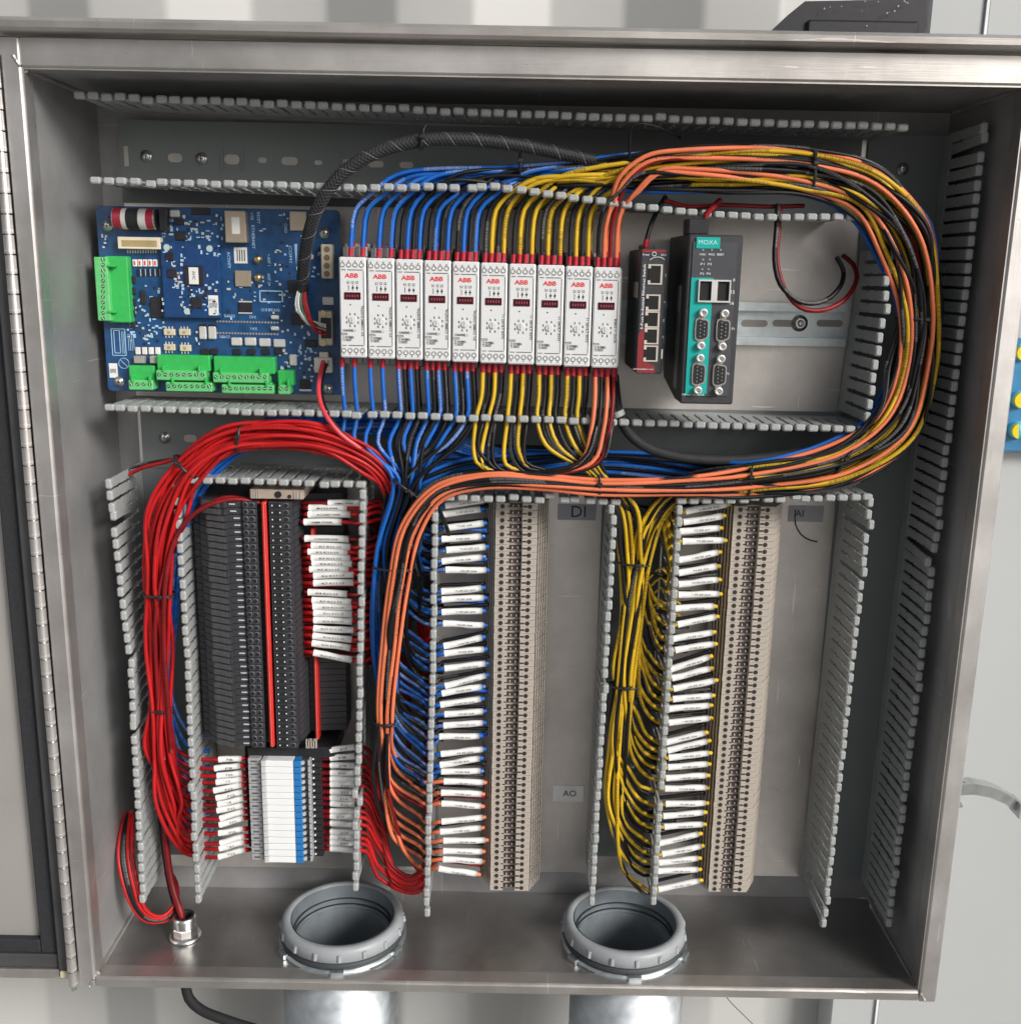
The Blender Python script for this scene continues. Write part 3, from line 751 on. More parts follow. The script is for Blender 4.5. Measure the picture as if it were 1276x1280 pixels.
for s_, px, py in (('P1', 916, 411), ('P3', 909, 467)): q_ = MP(px, py); text(s_, (q_.x, MY - .0013, q_.z), .0022, WINK, ms)
for s_, px, py in (('8', 917, 350), ('15', 915, 365), ('16', 914, 379)): q_ = MP(px, py); text(s_, (q_.x, MY - .0013, q_.z), .0014 * len(s_), WINK, ms)
q_ = MP(866, 493); text('NPort IA5450A', (q_.x, MY - .0016, q_.z), .018, mat('pale_teal_ink', (.45, .85, .80), .5), ms, h=.0016)
c0, c1 = MP(868, 272), MP(893, 292)
MB().cbox(mxa + .0005, mxa + .0165, MY + .008, MY + .035, mzb + .0002, mzb + .0125, .0008).build('power_plug', BLK, ms)
MB().box(mxa - .0004, mxa - .0001, MY + .022, MY + .040, mzb - .125, mzb - .040).build('side_sticker', mat('side_label_grey', (.22, .215, .21), .3), ms)
MB().box(mxa - .0007, mxa - .0004, MY + .026, MY + .040, mzb - .062, mzb - .041).build('side_sticker', mat('sticker_cream2', (.40, .38, .34), .45), ms)

# ================================================================== circuit board
BY = .100
bx0, bx1 = -.3690, -.1575; bz0, bz1 = .1370, .2975
pcb = thing('circuit_board', 'blue controller circuit board with green screw terminals left of the relays', 'circuit board', ((bx0 + bx1) / 2, PY, (bz0 + bz1) / 2))
cr_ = .004
pts = []
for cx_, cz_, a0 in ((bx1 - cr_, bz1 - cr_, 0), (bx0 + cr_, bz1 - cr_, 90), (bx0 + cr_, bz0 + cr_, 180), (bx1 - cr_, bz0 + cr_, 270)):
    for k in range(5):
        t_ = math.radians(a0 + k * 22.5); pts.append((cx_ + cr_ * math.cos(t_), cz_ + cr_ * math.sin(t_)))
MB().slab(pts, BY, BY + .0016).build('board', PCBM, pcb)
def comp(x0, y0, x1, y1, h, mt, name, c=.0004, y=BY, par=None):
    Yf = y - h / 1000
    xa, xb, za, zb = rect(x0, y0, x1, y1, Yf)
    return MB().cbox(xa, xb, Yf, y - .00005, za, zb, c).build(name, mt, par or pcb)
# battery
a = MB(); c = Q(143, 273, BY - .009); e_ = Q(196, 274, BY - .009); R_ = .0088
Lb = e_.x - c.x
bands = [(0, .02, 1), (.02, .22, 0), (.22, .33, 1), (.33, .62, 2), (.62, .80, 1), (.80, .97, 0), (.97, 1., 3)]
for t0, t1, mi in bands:
    a.lathe((c.x, BY - .0092, c.z), [(R_ if t0 > 0 else R_ * .3, Lb * t0), (R_, Lb * t0 + .0004), (R_ * (1.03 if mi == 2 else 1), Lb * t1)], 24, mi, ax='x')
a.rod((c.x + Lb * 1, BY - .0092, c.z), (c.x + Lb * 1.01, BY - .0092, c.z), R_ * .95, 20, 3)
a.build('battery', [mat('battery_crimson', (.33, .02, .045), .35), mat('battery_white', (.6, .6, .58), .4), BLKR, CHROME], pcb)
comp(199, 259, 208, 288, 10, BLK, 'battery_holder')
comp(141, 258, 150, 262, 6, BLK, 'battery_holder')
cn = comp(147, 296, 200, 311, 8, mat('ivory_socket', (.72, .66, .52), .45), 'ribbon_socket'); comp(152, 300, 196, 308, .3, mat('ochre_cavity', (.42, .33, .16), .5), 'socket_cavity', y=BY - .0081, par=cn)
a = MB()
for k in range(20):
    q_ = Q(154 + k * 2.05, 302 if k % 2 else 305, BY - .0085); a.box(q_.x - .0003, q_.x + .0003, BY - .0090, BY - .0084, q_.z - .0004, q_.z + .0004)
a.build('socket_pin', GOLDISH, cn)
a = MB()
for k in range(12):
    q_ = Q(160 + k * 3.2, 314, BY); a.box(q_.x - .0005, q_.x + .0005, BY - .0008, BY, q_.z - .0015, q_.z + .0015)
stuff(a.build('solder_pin', CAPW, pcb))
def green(x0, y0, x1, y1, n, vert=False, sx0=None, sy0=None, sx1=None, sy1=None):
    """socket body (sx..) with a plug block of n screw wells (x..)"""
    b = comp(sx0, sy0, sx1, sy1, 10, GRN, 'terminal_socket', .0008)
    p = comp(x0, y0, x1, y1, 16, GRN2, 'terminal_plug', .0007)
    ha, sa = MB(), MB()
    for k in range(n):
        f = (k + .5) / n
        if vert: px, py = (x0 + x1) / 2 + 1, y0 + (y1 - y0) * f
        else: px, py = x0 + (x1 - x0) * f, (y0 + y1) / 2 - 1
        q_ = Q(px, py, BY - .016)
        ha.rod((q_.x, BY - .0158, q_.z), (q_.x, BY - .0162, q_.z), .0017, 10)
        aa = random.uniform(0, 3.1); d_ = Vector((math.cos(aa), 0, math.sin(aa))) * .0013
        sa.rod((q_.x - d_.x, BY - .0163, q_.z - d_.z), (q_.x + d_.x, BY - .0163, q_.z + d_.z), .0004, 5)
    ha.build('screw_well', mat('green_well', (.02, .12, .035), .5), p); sa.build('screw_slot', CAPW, p)
    # two latch ribs
    for f in (.14, .86):
        if vert: px, py = (x1 + 1), y0 + (y1 - y0) * f; comp(px - 3, py - 1.4, px + 6, py + 1.4, 17.2, GRN, 'latch_rib', y=BY)
        else: px = x0 + (x1 - x0) * f; comp(px - 1.4, y0 - 6, px + 1.4, y0 + 2, 17.2, GRN, 'latch_rib', y=BY)
green(119.5, 321, 136, 401, 12, True, 133, 320, 161, 403)
green(160.5, 475, 191, 487.5, 4, False, 161, 457, 193, 475)
green(195, 463, 257, 475.5, 8, False, 196, 444, 262, 464)
green(266, 466, 335, 478.5, 9, False, 267, 446, 343, 467)
green(207, 478, 265, 489.5, 8, False, 210, 476, 264, 480)
green(277, 481, 342, 492, 9, False, 280, 478, 340, 482)
green(347.5, 481, 362, 493, 2, False, 347, 463, 367, 482)
# LEDs and resistor row
for k in range(5):
    l_ = comp(165.5 + k * 6.4, 324, 171 + k * 6.4, 333, 1.5, mat('led_white', (.72, .70, .68), .4), 'led'); comp(167 + k * 6.4, 326, 169 + k * 6.4, 331, .2, REDINK, 'led_mark', y=BY - .0016, par=l_)
    comp(171 + k * 6, 336, 175.2 + k * 6, 345, 1, CHIP, 'resistor'); comp(175.4 + k * 6, 336, 176.2 + k * 6, 345, .8, LBINK, 'resistor_outline', .0001)
for k in range(5): comp(163, 345 + k * 14, 169, 354 + k * 14, 2, CHIP, 'diode')
# daughter board
db = comp(203, 303, 274.5, 397, 4, PCB2, 'daughter_board', .0003, y=BY - .002)
DY = BY - .006
for x0, y0, x1, y1 in ((207, 315, 217, 325), (209, 336, 221, 347), (230, 332, 254, 357), (238, 371, 252, 385)): comp(x0, y0, x1, y1, 1.4, CHIP, 'chip', y=DY, par=db)
l_ = comp(236, 334, 248, 355, .2, PAPER, 'label_sticker', y=DY - .0015, par=db); l2 = comp(260.5, 369, 273, 394, .2, PAPER, 'label_sticker', y=DY, par=db)
q_ = Q(242, 344, DY - .002); text('AHC', (q_.x, DY - .0019, q_.z), .0075, INK, db, ang=-math.pi / 2, name='lettering')
q_ = Q(266, 381, DY - .002); text('|||I|||', (q_.x, DY - .0004, q_.z), .006, INK, db, h=.0035)
for px, py in ((208.5, 309), (262, 310.5), (234, 389)):
    q_ = Q(px, py, DY); MB().rod((q_.x, DY + .001, q_.z), (q_.x, DY - .0006, q_.z), .0028, 16).build('standoff_disc', mat('pale_mint', (.45, .55, .52), .4), db)
# shields, jack, stickers
j_ = comp(281, 263, 307, 303, 9, TAN, 'network_jack_shield', .0006); comp(289.5, 271, 299.5, 292, .2, PAPER, 'label_sticker', y=BY - .0091, par=j_)
l_ = comp(292.5, 309, 309, 329, .3, PAPER, 'label_sticker'); 
for k in range(4): comp(296 + k * 3, 312, 297.2 + k * 3, 326, .1, INK, 'code_line', .0001, y=BY - .0004, par=l_)
comp(293.5, 338, 313.5, 358, 2, TAN, 'radio_shield')
for px, py in ((322, 324), (322, 347)):
    q_ = Q(px, py, BY - .002); a = MB().lathe((q_.x, BY, q_.z), [(.0038, 0), (.0038, -.001), (.0030, -.0012), (.0030, -.0035), (0, -.0035)], 16, ax='y'); a.build('antenna_socket', GOLDISH, pcb)
comp(362, 264, 383, 288, 2.5, TAN, 'card_slot')
m4 = comp(401, 305, 416, 348, 9, mat('nylon_tan', (.62, .56, .46), .45), 'four_pin_socket', .001)
for k in range(4):
    q_ = Q(408.5, 311.5 + k * 10.2, BY - .009); MB().rod((q_.x, BY - .009, q_.z), (q_.x, BY - .0094, q_.z), .0026, 14).build('socket_hole', mat('ochre_hole', (.24, .16, .09), .6), m4)
comp(403, 371, 417, 381, 2.5, CAPW, 'capacitor')
for x0, y0, x1, y1 in ((298, 378, 315, 390), (364, 392, 379, 406), (381, 425, 396, 434), (188, 371, 202, 397), (175, 363, 182, 380), (217, 273, 229, 281), (219, 289, 232, 300), (239, 259, 262, 268), (375, 475, 388, 486), (360, 350, 376, 366), (249, 405, 258, 411), (261, 405, 270, 411)):
    comp(x0, y0, x1, y1, 1.6, CHIP, 'chip')
comp(298, 376, 315, 377.8, .8, CAPW, 'chip_pin', .0001); comp(298, 390.2, 315, 392, .8, CAPW, 'chip_pin', .0001)
comp(374, 486.5, 389, 489, 1.2, CAPW, 'chip_pin', .0001)
for x0, y0, x1, y1 in ((288.5, 422, 302, 432), (305.5, 422, 319.5, 432), (323.5, 423, 337.5, 433), (341.5, 424, 356, 434), (248.5, 408, 257.5, 424), (260, 408, 269.5, 424), (361.5, 443, 370.5, 457), (338, 394, 348, 399), (338, 408, 348, 413), (211.5, 262, 224, 271)):
    comp(x0, y0, x1, y1, 3, CAPW, 'capacitor', .0008)
for x0, y0 in ((204.5, 411), (223.5, 411), (204.5, 430), (224.5, 431)):
    s_ = comp(x0, y0, x0 + 14, y0 + 8, 2.2, mat('switch_cream', (.55, .49, .36), .5), 'dip_switch'); comp(x0 + 5, y0 + 2.5, x0 + 8, y0 + 5.5, .5, BEIGE2, 'switch_lever', y=BY - .0023, par=s_)
    for k in range(3):
        comp(x0 + 2 + k * 4, y0 - 3, x0 + 3.4 + k * 4, y0, .7, CAPW, 'chip_pin', .0001); comp(x0 + 2 + k * 4, y0 + 8, x0 + 3.4 + k * 4, y0 + 11, .7, CAPW, 'chip_pin', .0001)
for k in range(4): comp(169 + k * 8.3, 434, 175 + k * 8.3, 443, 2, mat('led_white', (.72, .70, .68), .4), 'led')
comp(167, 445, 180, 454, 6, mat('inductor_grey', (.30, .30, .28), .5), 'inductor'); comp(187, 445, 199, 454, 6, mat('inductor_grey', (.30, .30, .28), .5), 'inductor')
for x0 in (251, 262, 291, 309, 327, 343): comp(x0, 436, x0 + 10, 443, 2, CHIP, 'diode')
a = MB()
for row in (401.5, 416):
    for k in range(21):
        q_ = Q(272 + k * 3.75, row + k * .08, BY); a.rod((q_.x, BY, q_.z), (q_.x, BY - .0006, q_.z), .0010, 8)
stuff(a.build('header_pad', mat('solder_grey', (.45, .42, .40), .35, .6), pcb))
# serial port and power socket at the right edge
dp = comp(398, 388, 416, 432, 9, mat('port_gilt', (.55, .50, .42), .35, .6), 'serial_port', .001); comp(401, 397, 414, 423, .3, BLK, 'port_insert', y=BY - .0092, par=dp)
for py in (391.5, 428.5):
    q_ = Q(404, py, BY - .011); MB().rod((q_.x, BY - .009, q_.z), (q_.x, BY - .013, q_.z), .003, 6, sm=False).build('jack_screw', GOLDISH, dp)
jp = comp(392.5, 447, 415, 466, 8, mat('socket_white', (.66, .62, .56), .45), 'power_socket', .0008); comp(399, 440, 410, 447, 5, mat('socket_white', (.66, .62, .56), .45), 'socket_tab', par=jp); comp(409, 450, 412, 458, .2, SHLD, 'socket_slot', y=BY - .0081, par=jp)
# print on the board
for s_, px, py, wd, ang in (('ETHERNET', 316.5, 296, .020, -1.57), ('USB', 315, 270, .006, -1.57), ('RESET', 323, 272, .010, -1.57), ('CARD', 357, 285, .008, -1.57), ('COM1', 363, 318, .014, -1.57), ('ACTIVITY', 286, 325, .014, -1.57),
                       ('COMM2', 287, 394.5, .010, 3.14), ('XA2', 316, 396, .006, 3.14), ('XA1', 317, 410.5, .006, 3.14), ('COMM1', 281, 420.5, .009, 3.14), ('D1V A/B D1U', 338, 387, .016, 3.14), ('J2', 204.5, 294, .004, -1.57), ('BT1', 213, 275, .005, 3.14), ('J21', 164, 408, .005, -1.57),
                       ('+ ANT 1', 336, 325, .010, -1.57), ('ANT 2', 336, 348, .009, -1.57)):
    q_ = Q(px, py, BY); text(s_, (q_.x, BY - .0003, q_.z), wd, LBINK, pcb, ang=ang, h=.0026)
a = MB()
def outline(x0, y0, x1, y1, Y=BY, t_=.0003):
    xa, xb, za, zb = rect(x0, y0, x1, y1, Y)
    a.box(xa, xb, Y - .0003, Y - .0001, zb - t_, zb + t_); a.box(xa, xb, Y - .0003, Y - .0001, za - t_, za + t_)
    a.box(xa - t_, xa + t_, Y - .0003, Y - .0001, za, zb); a.box(xb - t_, xb + t_, Y - .0003, Y - .0001, za, zb)
outline(325, 363.5, 353, 377, t_=.0005); outline(140, 411, 157, 444); outline(143, 413, 150, 441)
for k in range(9):
    x_ = 151 + k * .1; q0_, q1_ = Q(159 + k * 1.1, 417, BY), Q(159 + k * 1.1, 438, BY)
    if k % 2: a.box(q0_.x - .0002, q0_.x + .0002, BY - .0003, BY - .0001, q1_.z, q0_.z)
for k in range(3):
    q0_, q1_ = Q(152 + k * 1.8, 414, BY), Q(152 + k * 1.8, 442, BY); a.box(q0_.x - .0002, q0_.x + .0002, BY - .0003, BY - .0001, q1_.z, q0_.z)
q_ = Q(155, 454, BY); a.tube([(q_.x + .0046 * math.cos(t_), BY - .0002, q_.z + .0046 * math.sin(t_)) for t_ in np.linspace(0, 6.283, 24)], .0003, 4)
a.rod((q_.x - .0032, BY - .0002, q_.z + .0032), (q_.x + .0032, BY - .0002, q_.z - .0032), .0003, 4)
q_ = Q(370, 318, BY); a.slab([(q_.x - .0012, q_.z + .009), (q_.x + .0014, q_.z + .009), (q_.x, q_.z - .009)], BY - .0003, BY - .0001)
stuff(a.build('printed_outline', LBINK, pcb))
l_ = comp(136.5, 454, 147, 472, .2, PAPER, 'label_sticker'); q_ = Q(141.5, 463, BY); text('|||I|||', (q_.x, BY - .0004, q_.z), .005, INK, pcb, h=.003)
for px, py in ((134.5, 282), (149, 477), (405.5, 291), (410, 486)): q_ = Q(px, py, BY); screw((q_.x, BY - .0002, q_.z), .0032, pcb, mt=CHROME)
for px, py in ((136, 265), (149, 470), (404, 288), (404, 480)): q_ = Q(px, py, BY); MB().rod((q_.x, BY + .0017, q_.z), (q_.x, PY - .0002, q_.z), .003, 8).build('standoff', ZINC, pcb)
# tiny surface mounted parts, far too many to name singly
rr = random.Random(3); tiny = [MB(), MB(), MB()]
zones = [(205, 262, 240, 300, 26), (236, 268, 280, 300, 34), (216, 325, 232, 365, 26), (224, 355, 258, 392, 40), (205, 305, 275, 332, 18), (168, 350, 205, 430, 46), (160, 405, 200, 430, 20), (255, 330, 275, 392, 14), (285, 350, 330, 375, 16), (318, 330, 372, 392, 26), (350, 395, 396, 470, 46), (325, 262, 400, 300, 10), (388, 296, 400, 350, 10), (340, 300, 360, 345, 12), (270, 380, 300, 398, 6), (125, 262, 140, 318, 10), (240, 398, 250, 440, 6), (375, 430, 395, 480, 16)]
for x0, y0, x1, y1, n in zones:
    for k in range(n):
        px, py = rr.uniform(x0, x1), rr.uniform(y0, y1); inside = 203 < px < 274 and 303 < py < 397
        Yb = DY if inside else BY; q_ = Q(px, py, Yb)
        w_, h_ = (rr.uniform(.0004, .0011), rr.uniform(.0006, .0017)); 
        if rr.random() < .5: w_, h_ = h_, w_
        tiny[rr.choice((0, 0, 1, 2, 2))].box(q_.x - w_, q_.x + w_, Yb - rr.uniform(.0004, .0010), Yb, q_.z - h_, q_.z + h_)
for b_, mt_ in zip(tiny, (CAPW, CHIP, LBINK)): stuff(b_.build('tiny_component', mt_, pcb))

# ================================================================== black interface relays (slim, left strip)
def X_(px, Y, py=720): return Q(px, py, Y).x
def zrow(py, Y, px=340): return Q(px, py, Y).z
NR = 37; ztop_ = zrow(631, .052); zbot_ = zrow(930, .052); pit = (ztop_ - zbot_) / (NR - 1)
BX = [X_(242, .075), X_(259, .060), X_(287, .052), X_(300, .052), X_(322, .052), X_(326, .052), X_(337, .052), X_(366, .052), X_(376, .052)]
prof_r = [(BX[0], PY - .012), (BX[0], .080), (BX[0] + .004, .072), (X_(252, .07), .070), (X_(254, .062), .062), (X_(262, .056), .056), (BX[2] - .001, .048), (BX[2] + .0008, .048), (BX[2] + .0008, .053), (X_(305, .053), .053), (X_(307, .05), .050),
          (X_(324, .05), .050), (X_(325, .06), .062), (X_(338, .06), .062), (X_(339, .05), .050), (X_(366, .05), .050), (X_(369, .06), .062), (X_(375, .07), .070), (X_(384, .088), .088), (X_(430, .092), .092), (X_(432, .1), PY - .012)]
rb = MB().prism(prof_r, -pit * .455, pit * .455); rb.f = [tuple(reversed(f)) for f in rb.f]
xr0 = BX[3]
def shift(m, dx): m.v = [(x - dx, y - PY, z) for x, y, z in m.v]; return m
RB = shift(rb, xr0).mesh('relay_base', DGR)
lv = MB()
for (x0, y0, x1, y1) in ((X_(262, .056), .0550, BX[2] - .0012, .0472),):
    lv.prism([(x0, y0), (x1, y1), (x1, y1 + .006), (x0, y0 + .006)], -pit * .38, pit * .38)
LV = shift(lv, xr0).mesh('eject_lever', mat('lever_graphite', (.085, .086, .09), .5, 0, .3, 300))
hl = MB()
hl.box(X_(341, .05), X_(354, .05), .0494, .0501, -pit * .30, pit * .30)
HL = shift(hl, xr0).mesh('socket_recess', HOLE)
rgm = MB()
rgm.lathe((0, .0500, 0), [(.0026, .0003), (.0026, -.0003), (.0020, -.0004)], 10, ax='y').rod((0, .0502, 0), (0, .0498, 0), .0020, 10, 1)
RG = shift(rgm, 0).mesh('test_hole', [mat('rim_slate', (.10, .105, .125), .4, 0, .2), HOLE])
mk = MB().box(X_(296, .053), X_(303.5, .053), .0524, .0530, -.0007, .0004); MK = shift(mk, xr0).mesh('marking', mat('mark_grey_white', (.5, .5, .52), .5))
mk2 = MB()
for px in (342.5, 352): mk2.box(X_(px, .05), X_(px + 1.4, .05), .0489, .0494, -.0006, .0006)
MK2 = shift(mk2, xr0).mesh('marking', WINK)
for i in range(NR):
    z = ztop_ - pit * i; dx = -.0022 * math.sin(i * .9) * .15 + (.0 if i > 1 else -.002 * (2 - i))
    r = thing('slim_relay', 'slim black relay module in the left strip with a graphite lever and red bridge' if 0 < i < NR - 1 else ('topmost slim black relay under the tan end clamp' if i == 0 else 'lowest slim black relay just above the white fuse terminals'), 'relay', (xr0, PY, z), 'slim black relays left of the white sleeves')
    jx_ = random.gauss(0, .0004)
    for me in (RB, LV, HL, MK, MK2):
        ob = put(me, me.name.split('.')[0], r, (xr0 + (dx + jx_ if me in (LV, MK) else 0), PY + (jx_ * .6 if me is LV else 0), z))
    for px in (310, 318, 360): put(RG, 'test_hole', r, (X_(px, .05), PY, z))
# red bridges and clamps on the relays
for pxa, pxb, Yb, ya, yb, lab in ((329.5, 335.5, .050, 628, 934, 'long red plug-in bridge bar down the middle of the slim black relays'), (389, 394, .078, 660, 924, 'shorter red plug-in bridge bar beside the red wires of the relays')):
    xa = X_(pxa, Yb); xb = X_(pxb, Yb)
    m = MB().cbox(xa, xb, Yb, Yb + .010, zrow(yb, Yb), zrow(ya, Yb), .0008); m.box((xa + xb) / 2 - .0002, (xa + xb) / 2 + .0002, Yb - .0003, Yb, zrow(yb, Yb), zrow(ya, Yb), 1)
    tag(m.build('bridge_bar', [BUSR, mat('bridge_pale', (.75, .25, .22), .4)]), lab, 'bridge bar')
ec = thing('end_clamp', 'tan end clamp with a round screw hole above the black relays', 'end clamp', (X_(350, .05), PY, zrow(618, .052)))
zc = zrow(618, .052)
a = MB().cbox(X_(316, .052), X_(382, .052), .052, PY - .012, zc - .0042, zc + .0042, .0006); a.build('clamp_body', BEIGE2, ec)
a = MB()
for px in (318, 321, 324, 327, 371, 374, 378): a.box(X_(px, .052), X_(px + 1, .052), .0512, .0519, zc - .0038, zc + .0038)
a.build('rib', BEIGE, ec)
a = MB().rod((X_(351, .052), .0512, zc), (X_(351, .052), .052, zc), .0030, 14).rod((X_(365, .052), .0512, zc - .0015), (X_(365, .052), .052, zc - .0015), .0016, 10); a.build('screw_hole', HOLE, ec)
# shorting comb under the relays
a = MB()
for k in range(5):
    q_ = Q(383 + k * 3, 930, .055); a.box(q_.x - .0005, q_.x + .0005, .055, .058, q_.z - .0045, q_.z + .004)
    if k < 4: a.box(q_.x, q_.x + .0022, .055, .058, q_.z + (.003 if k % 2 else -.0045), q_.z + (.004 if k % 2 else -.0035))
tag(a.build('metal_comb', BEIGE), 'small pale metal comb below the relays beside the red bridge', 'comb')
# black end plate between relays and fuse terminals
a = MB().cbox(X_(310, .07, 940), X_(420, .07, 940), .068, PY - .012, zrow(948, .068), zrow(934, .068), .001)
tag(a.build('end_plate', BLK), 'black end plate between slim relays and fuse terminals', 'end plate')

# ================================================================== fuse terminals
NF = 16; FZ = .058
zf = [zrow(955 + 8.0 * i, FZ, 350) for i in range(NF)]; pf = zf[0] - zf[1]
def XF(px, Y): return Q(px, 1015, Y).x
xf0 = XF(350, FZ)
def bx(x0, x1, Y0, Y1, z0, z1, c=.0003):
    return MB().cbox(XF(x0, Y0), XF(x1, Y0), Y0, Y1, z0 * pf, z1 * pf, c)
parts = [('clear_cover', FUSEG, bx(312.5, 328, .062, .085, -.46, .46)), ('clear_ridge', mat('clear_ridge', (.55, .56, .57), .25), bx(328.3, 334, .057, .085, -.46, .46)),
         ('white_marker', FUSEW, bx(334.3, 368, FZ, .07, -.465, .465)), ('blue_lever', FUSEB, bx(368.3, 377.5, .0575, .07, -.45, .45)),
         ('test_block', DGR, bx(377.8, 387.5, .062, .08, -.44, .44)), ('foot', BLK, bx(388, 403, .070, PY - .012, -.46, .46)), ('base', BLK, bx(309, 387.8, .0855, PY - .012, -.46, .46))]
a = bx(316, 324, .0610, .0619, -.10, .14); a2 = MB().rod((XF(380, .061), .0618, 0), (XF(380, .061), .0600, 0), .0019, 10)
a3 = MB().rod((XF(393.5, .07), .0698, 0), (XF(393.5, .07), .0688, 0), .0009, 8); a4 = bx(386, 389, .060, .07, -.4, .4)
parts += [('clip', mat('clip_dark', (.10, .10, .11), .3), a), ('test_screw', CAPW, a2), ('white_dot', WINK, a3), ('clear_edge', FUSEG, a4)]
fm = [(n_, shift(m_, xf0).mesh(n_, mt_)) for n_, mt_, m_ in parts]
wl_ = bx(330, 333, .0565, .0569, -.3, .3)
for i in range(NF):
    r = thing('fuse_terminal', 'fuse terminal with white marker and blue lever, number %s from the top of sixteen' % ['one', 'two', 'three', 'four', 'five', 'six', 'seven', 'eight', 'nine', 'ten', 'eleven', 'twelve', 'thirteen', 'fourteen', 'fifteen', 'sixteen'][i], 'fuse terminal', (xf0, PY, zf[i]), 'white and blue fuse terminals below the relays')
    for n_, me in fm: put(me, n_, r, (xf0, PY, zf[i]))

# ================================================================== beige terminal strips
def strip(xl, xr, pyt, pyb, px_ref, ylab, n, label, group, taper):
    """xl.. pixel x of the features at py=860 on the face depth"""
    TY = .083
    def XS(px, Y): return Q(px, 860, Y).x
    xc = XS((xl + xr) / 2, TY); Wd = XS(xr, TY) - XS(xl, TY)
    zt, zb_2 = Q(px_ref, pyt, TY).z, Q(px_ref, pyb, TY).z; p_ = (zt - zb_2) / (n - 1)
    h = Wd / 2
    def steps(sg):
        o = []; xs_ = (.66, .735, .81, .885, .955); ys_ = (.0865, .0905, .0945, .0985, .1025)
        for x_, y_ in zip(xs_, ys_): o += [(sg * x_ * h, y_ + .011), (sg * (x_ + .030) * h, y_ + .011), (sg * (x_ + .030) * h, y_), (sg * (x_ + .070) * h, y_)]
        return o
    prof = [(-h * 1.02, .118)] + steps(-1)[::-1] + [(-.655 * h, TY), (-.24 * h, TY), (-.22 * h, TY + .006), (.16 * h, TY + .006), (.18 * h, TY), (.655 * h, TY)] + steps(1) + [(h * 1.02, .118)]
    b = MB().prism(prof, -p_ * .475, p_ * .475); b.f = [tuple(reversed(f)) for f in b.f]
    b.v = [(x, y - PY, z) for x, y, z in b.v]
    body = b.mesh('terminal_body', BEIGE)
    s_ = MB()
    s_.rod((0, TY + .0004 - PY, 0), (0, TY - .0004 - PY, 0), .0021, 10)
    sm_ = s_.mesh('clamp_screw', mat('screw_well_dark', (.045, .035, .03), .4, .2))
    c_ = MB().box(-.21 * h, .15 * h, TY + .0045 - PY, TY + .0058 - PY, -p_ * .30, p_ * .30); c_.box(-.30 * h, -.22 * h, TY - .0003 - PY, TY - PY, -.0006, .0006); c_.box(.19 * h, .31 * h, TY - .0003 - PY, TY - PY, -.0008, .0008)
    cm_ = c_.mesh('bridge_shaft', mat('shaft_brown', (.05, .035, .035), .45))
    d_ = MB()
    for fx in (-.12, .05): d_.box(fx * h - .0006, fx * h + .0006, TY + .0036 - PY, TY + .0045 - PY, -p_ * .18, p_ * .12)
    dm_ = d_.mesh('shaft_mark', BEIGE)
    for i in range(n):
        z = zt - p_ * i
        # lens and mounting lean: the strip follows the rail
        lab = label if 0 < i < n - 1 else label.replace('terminal block', 'terminal block at the %s end' % ('top' if i == 0 else 'bottom'))
        r = thing('terminal_block', lab, 'terminal block', (xc, PY, z), group)
        for me in (body, cm_, dm_): put(me, me.name.split('.')[0], r, (xc + random.gauss(0, .00012), PY, z))
        for fx in (-.45, .40): put(sm_, 'clamp_screw', r, (xc + fx * h, PY, z))
    return xc, h, zt, zb_2
s1 = strip(603, 680.5, 633, 1110, 640, 860, 60, 'slim beige terminal block in the strip left of the label AO', 'beige terminal blocks beside the label AO', 0)
s2 = strip(889, 966, 637, 1112, 925, 860, 60, 'slim beige terminal block in the strip right of the yellow wires', 'beige terminal blocks beside the label AI', 0)

# ================================================================== wires
def spline(P, step=.006):
    P = [np.array(tuple(p), float) for p in P]
    P = [P[0] * 2 - P[1]] + P + [P[-1] * 2 - P[-2]]
    out = []
    for i in range(1, len(P) - 2):
        p0, p1, p2, p3 = P[i - 1:i + 3]
        L = np.linalg.norm(p2 - p1); n = max(2, int(L / step))
        d0 = max(np.linalg.norm(p1 - p0), 1e-5) ** .5; d1 = max(L, 1e-5) ** .5; d2 = max(np.linalg.norm(p3 - p2), 1e-5) ** .5
        m1 = (p1 - p0) / d0 - (p2 - p0) / (d0 + d1) + (p2 - p1) / d1; m2 = (p2 - p1) / d1 - (p3 - p1) / (d1 + d2) + (p3 - p2) / d2
        m1 *= d1; m2 *= d1
        for k in range(n):
            t_ = k / n; t2, t3 = t_ * t_, t_ ** 3
            out.append((2 * t3 - 3 * t2 + 1) * p1 + (t3 - 2 * t2 + t_) * m1 + (-2 * t3 + 3 * t2) * p2 + (t3 - t2) * m2)
    out.append(P[-2]); return out
def pq(pts): return [Q(*p) for p in pts]
def bundle_pts(knots, u, v, drift, rnd):
    """place a wire at (u across, v front-to-back) inside a bundle given by (px,py,Y,R)"""
    C_ = [Q(k[0], k[1], k[2]) for k in knots]; out = []
    for i, c in enumerate(C_):
        a_ = C_[max(0, i - 1)]; b_ = C_[min(len(C_) - 1, i + 1)]; tx, tz = b_.x - a_.x, b_.z - a_.z; L = math.hypot(tx, tz) or 1
        nx, nz = -tz / L, tx / L; R_ = knots[i][3]
        uu = u + rnd.gauss(0, drift); vv = v + rnd.gauss(0, drift)
        out.append(Vector((c.x + nx * R_ * uu, c.y + R_ * .85 * vv, c.z + nz * R_ * uu)))
    return out
R0 = .00188
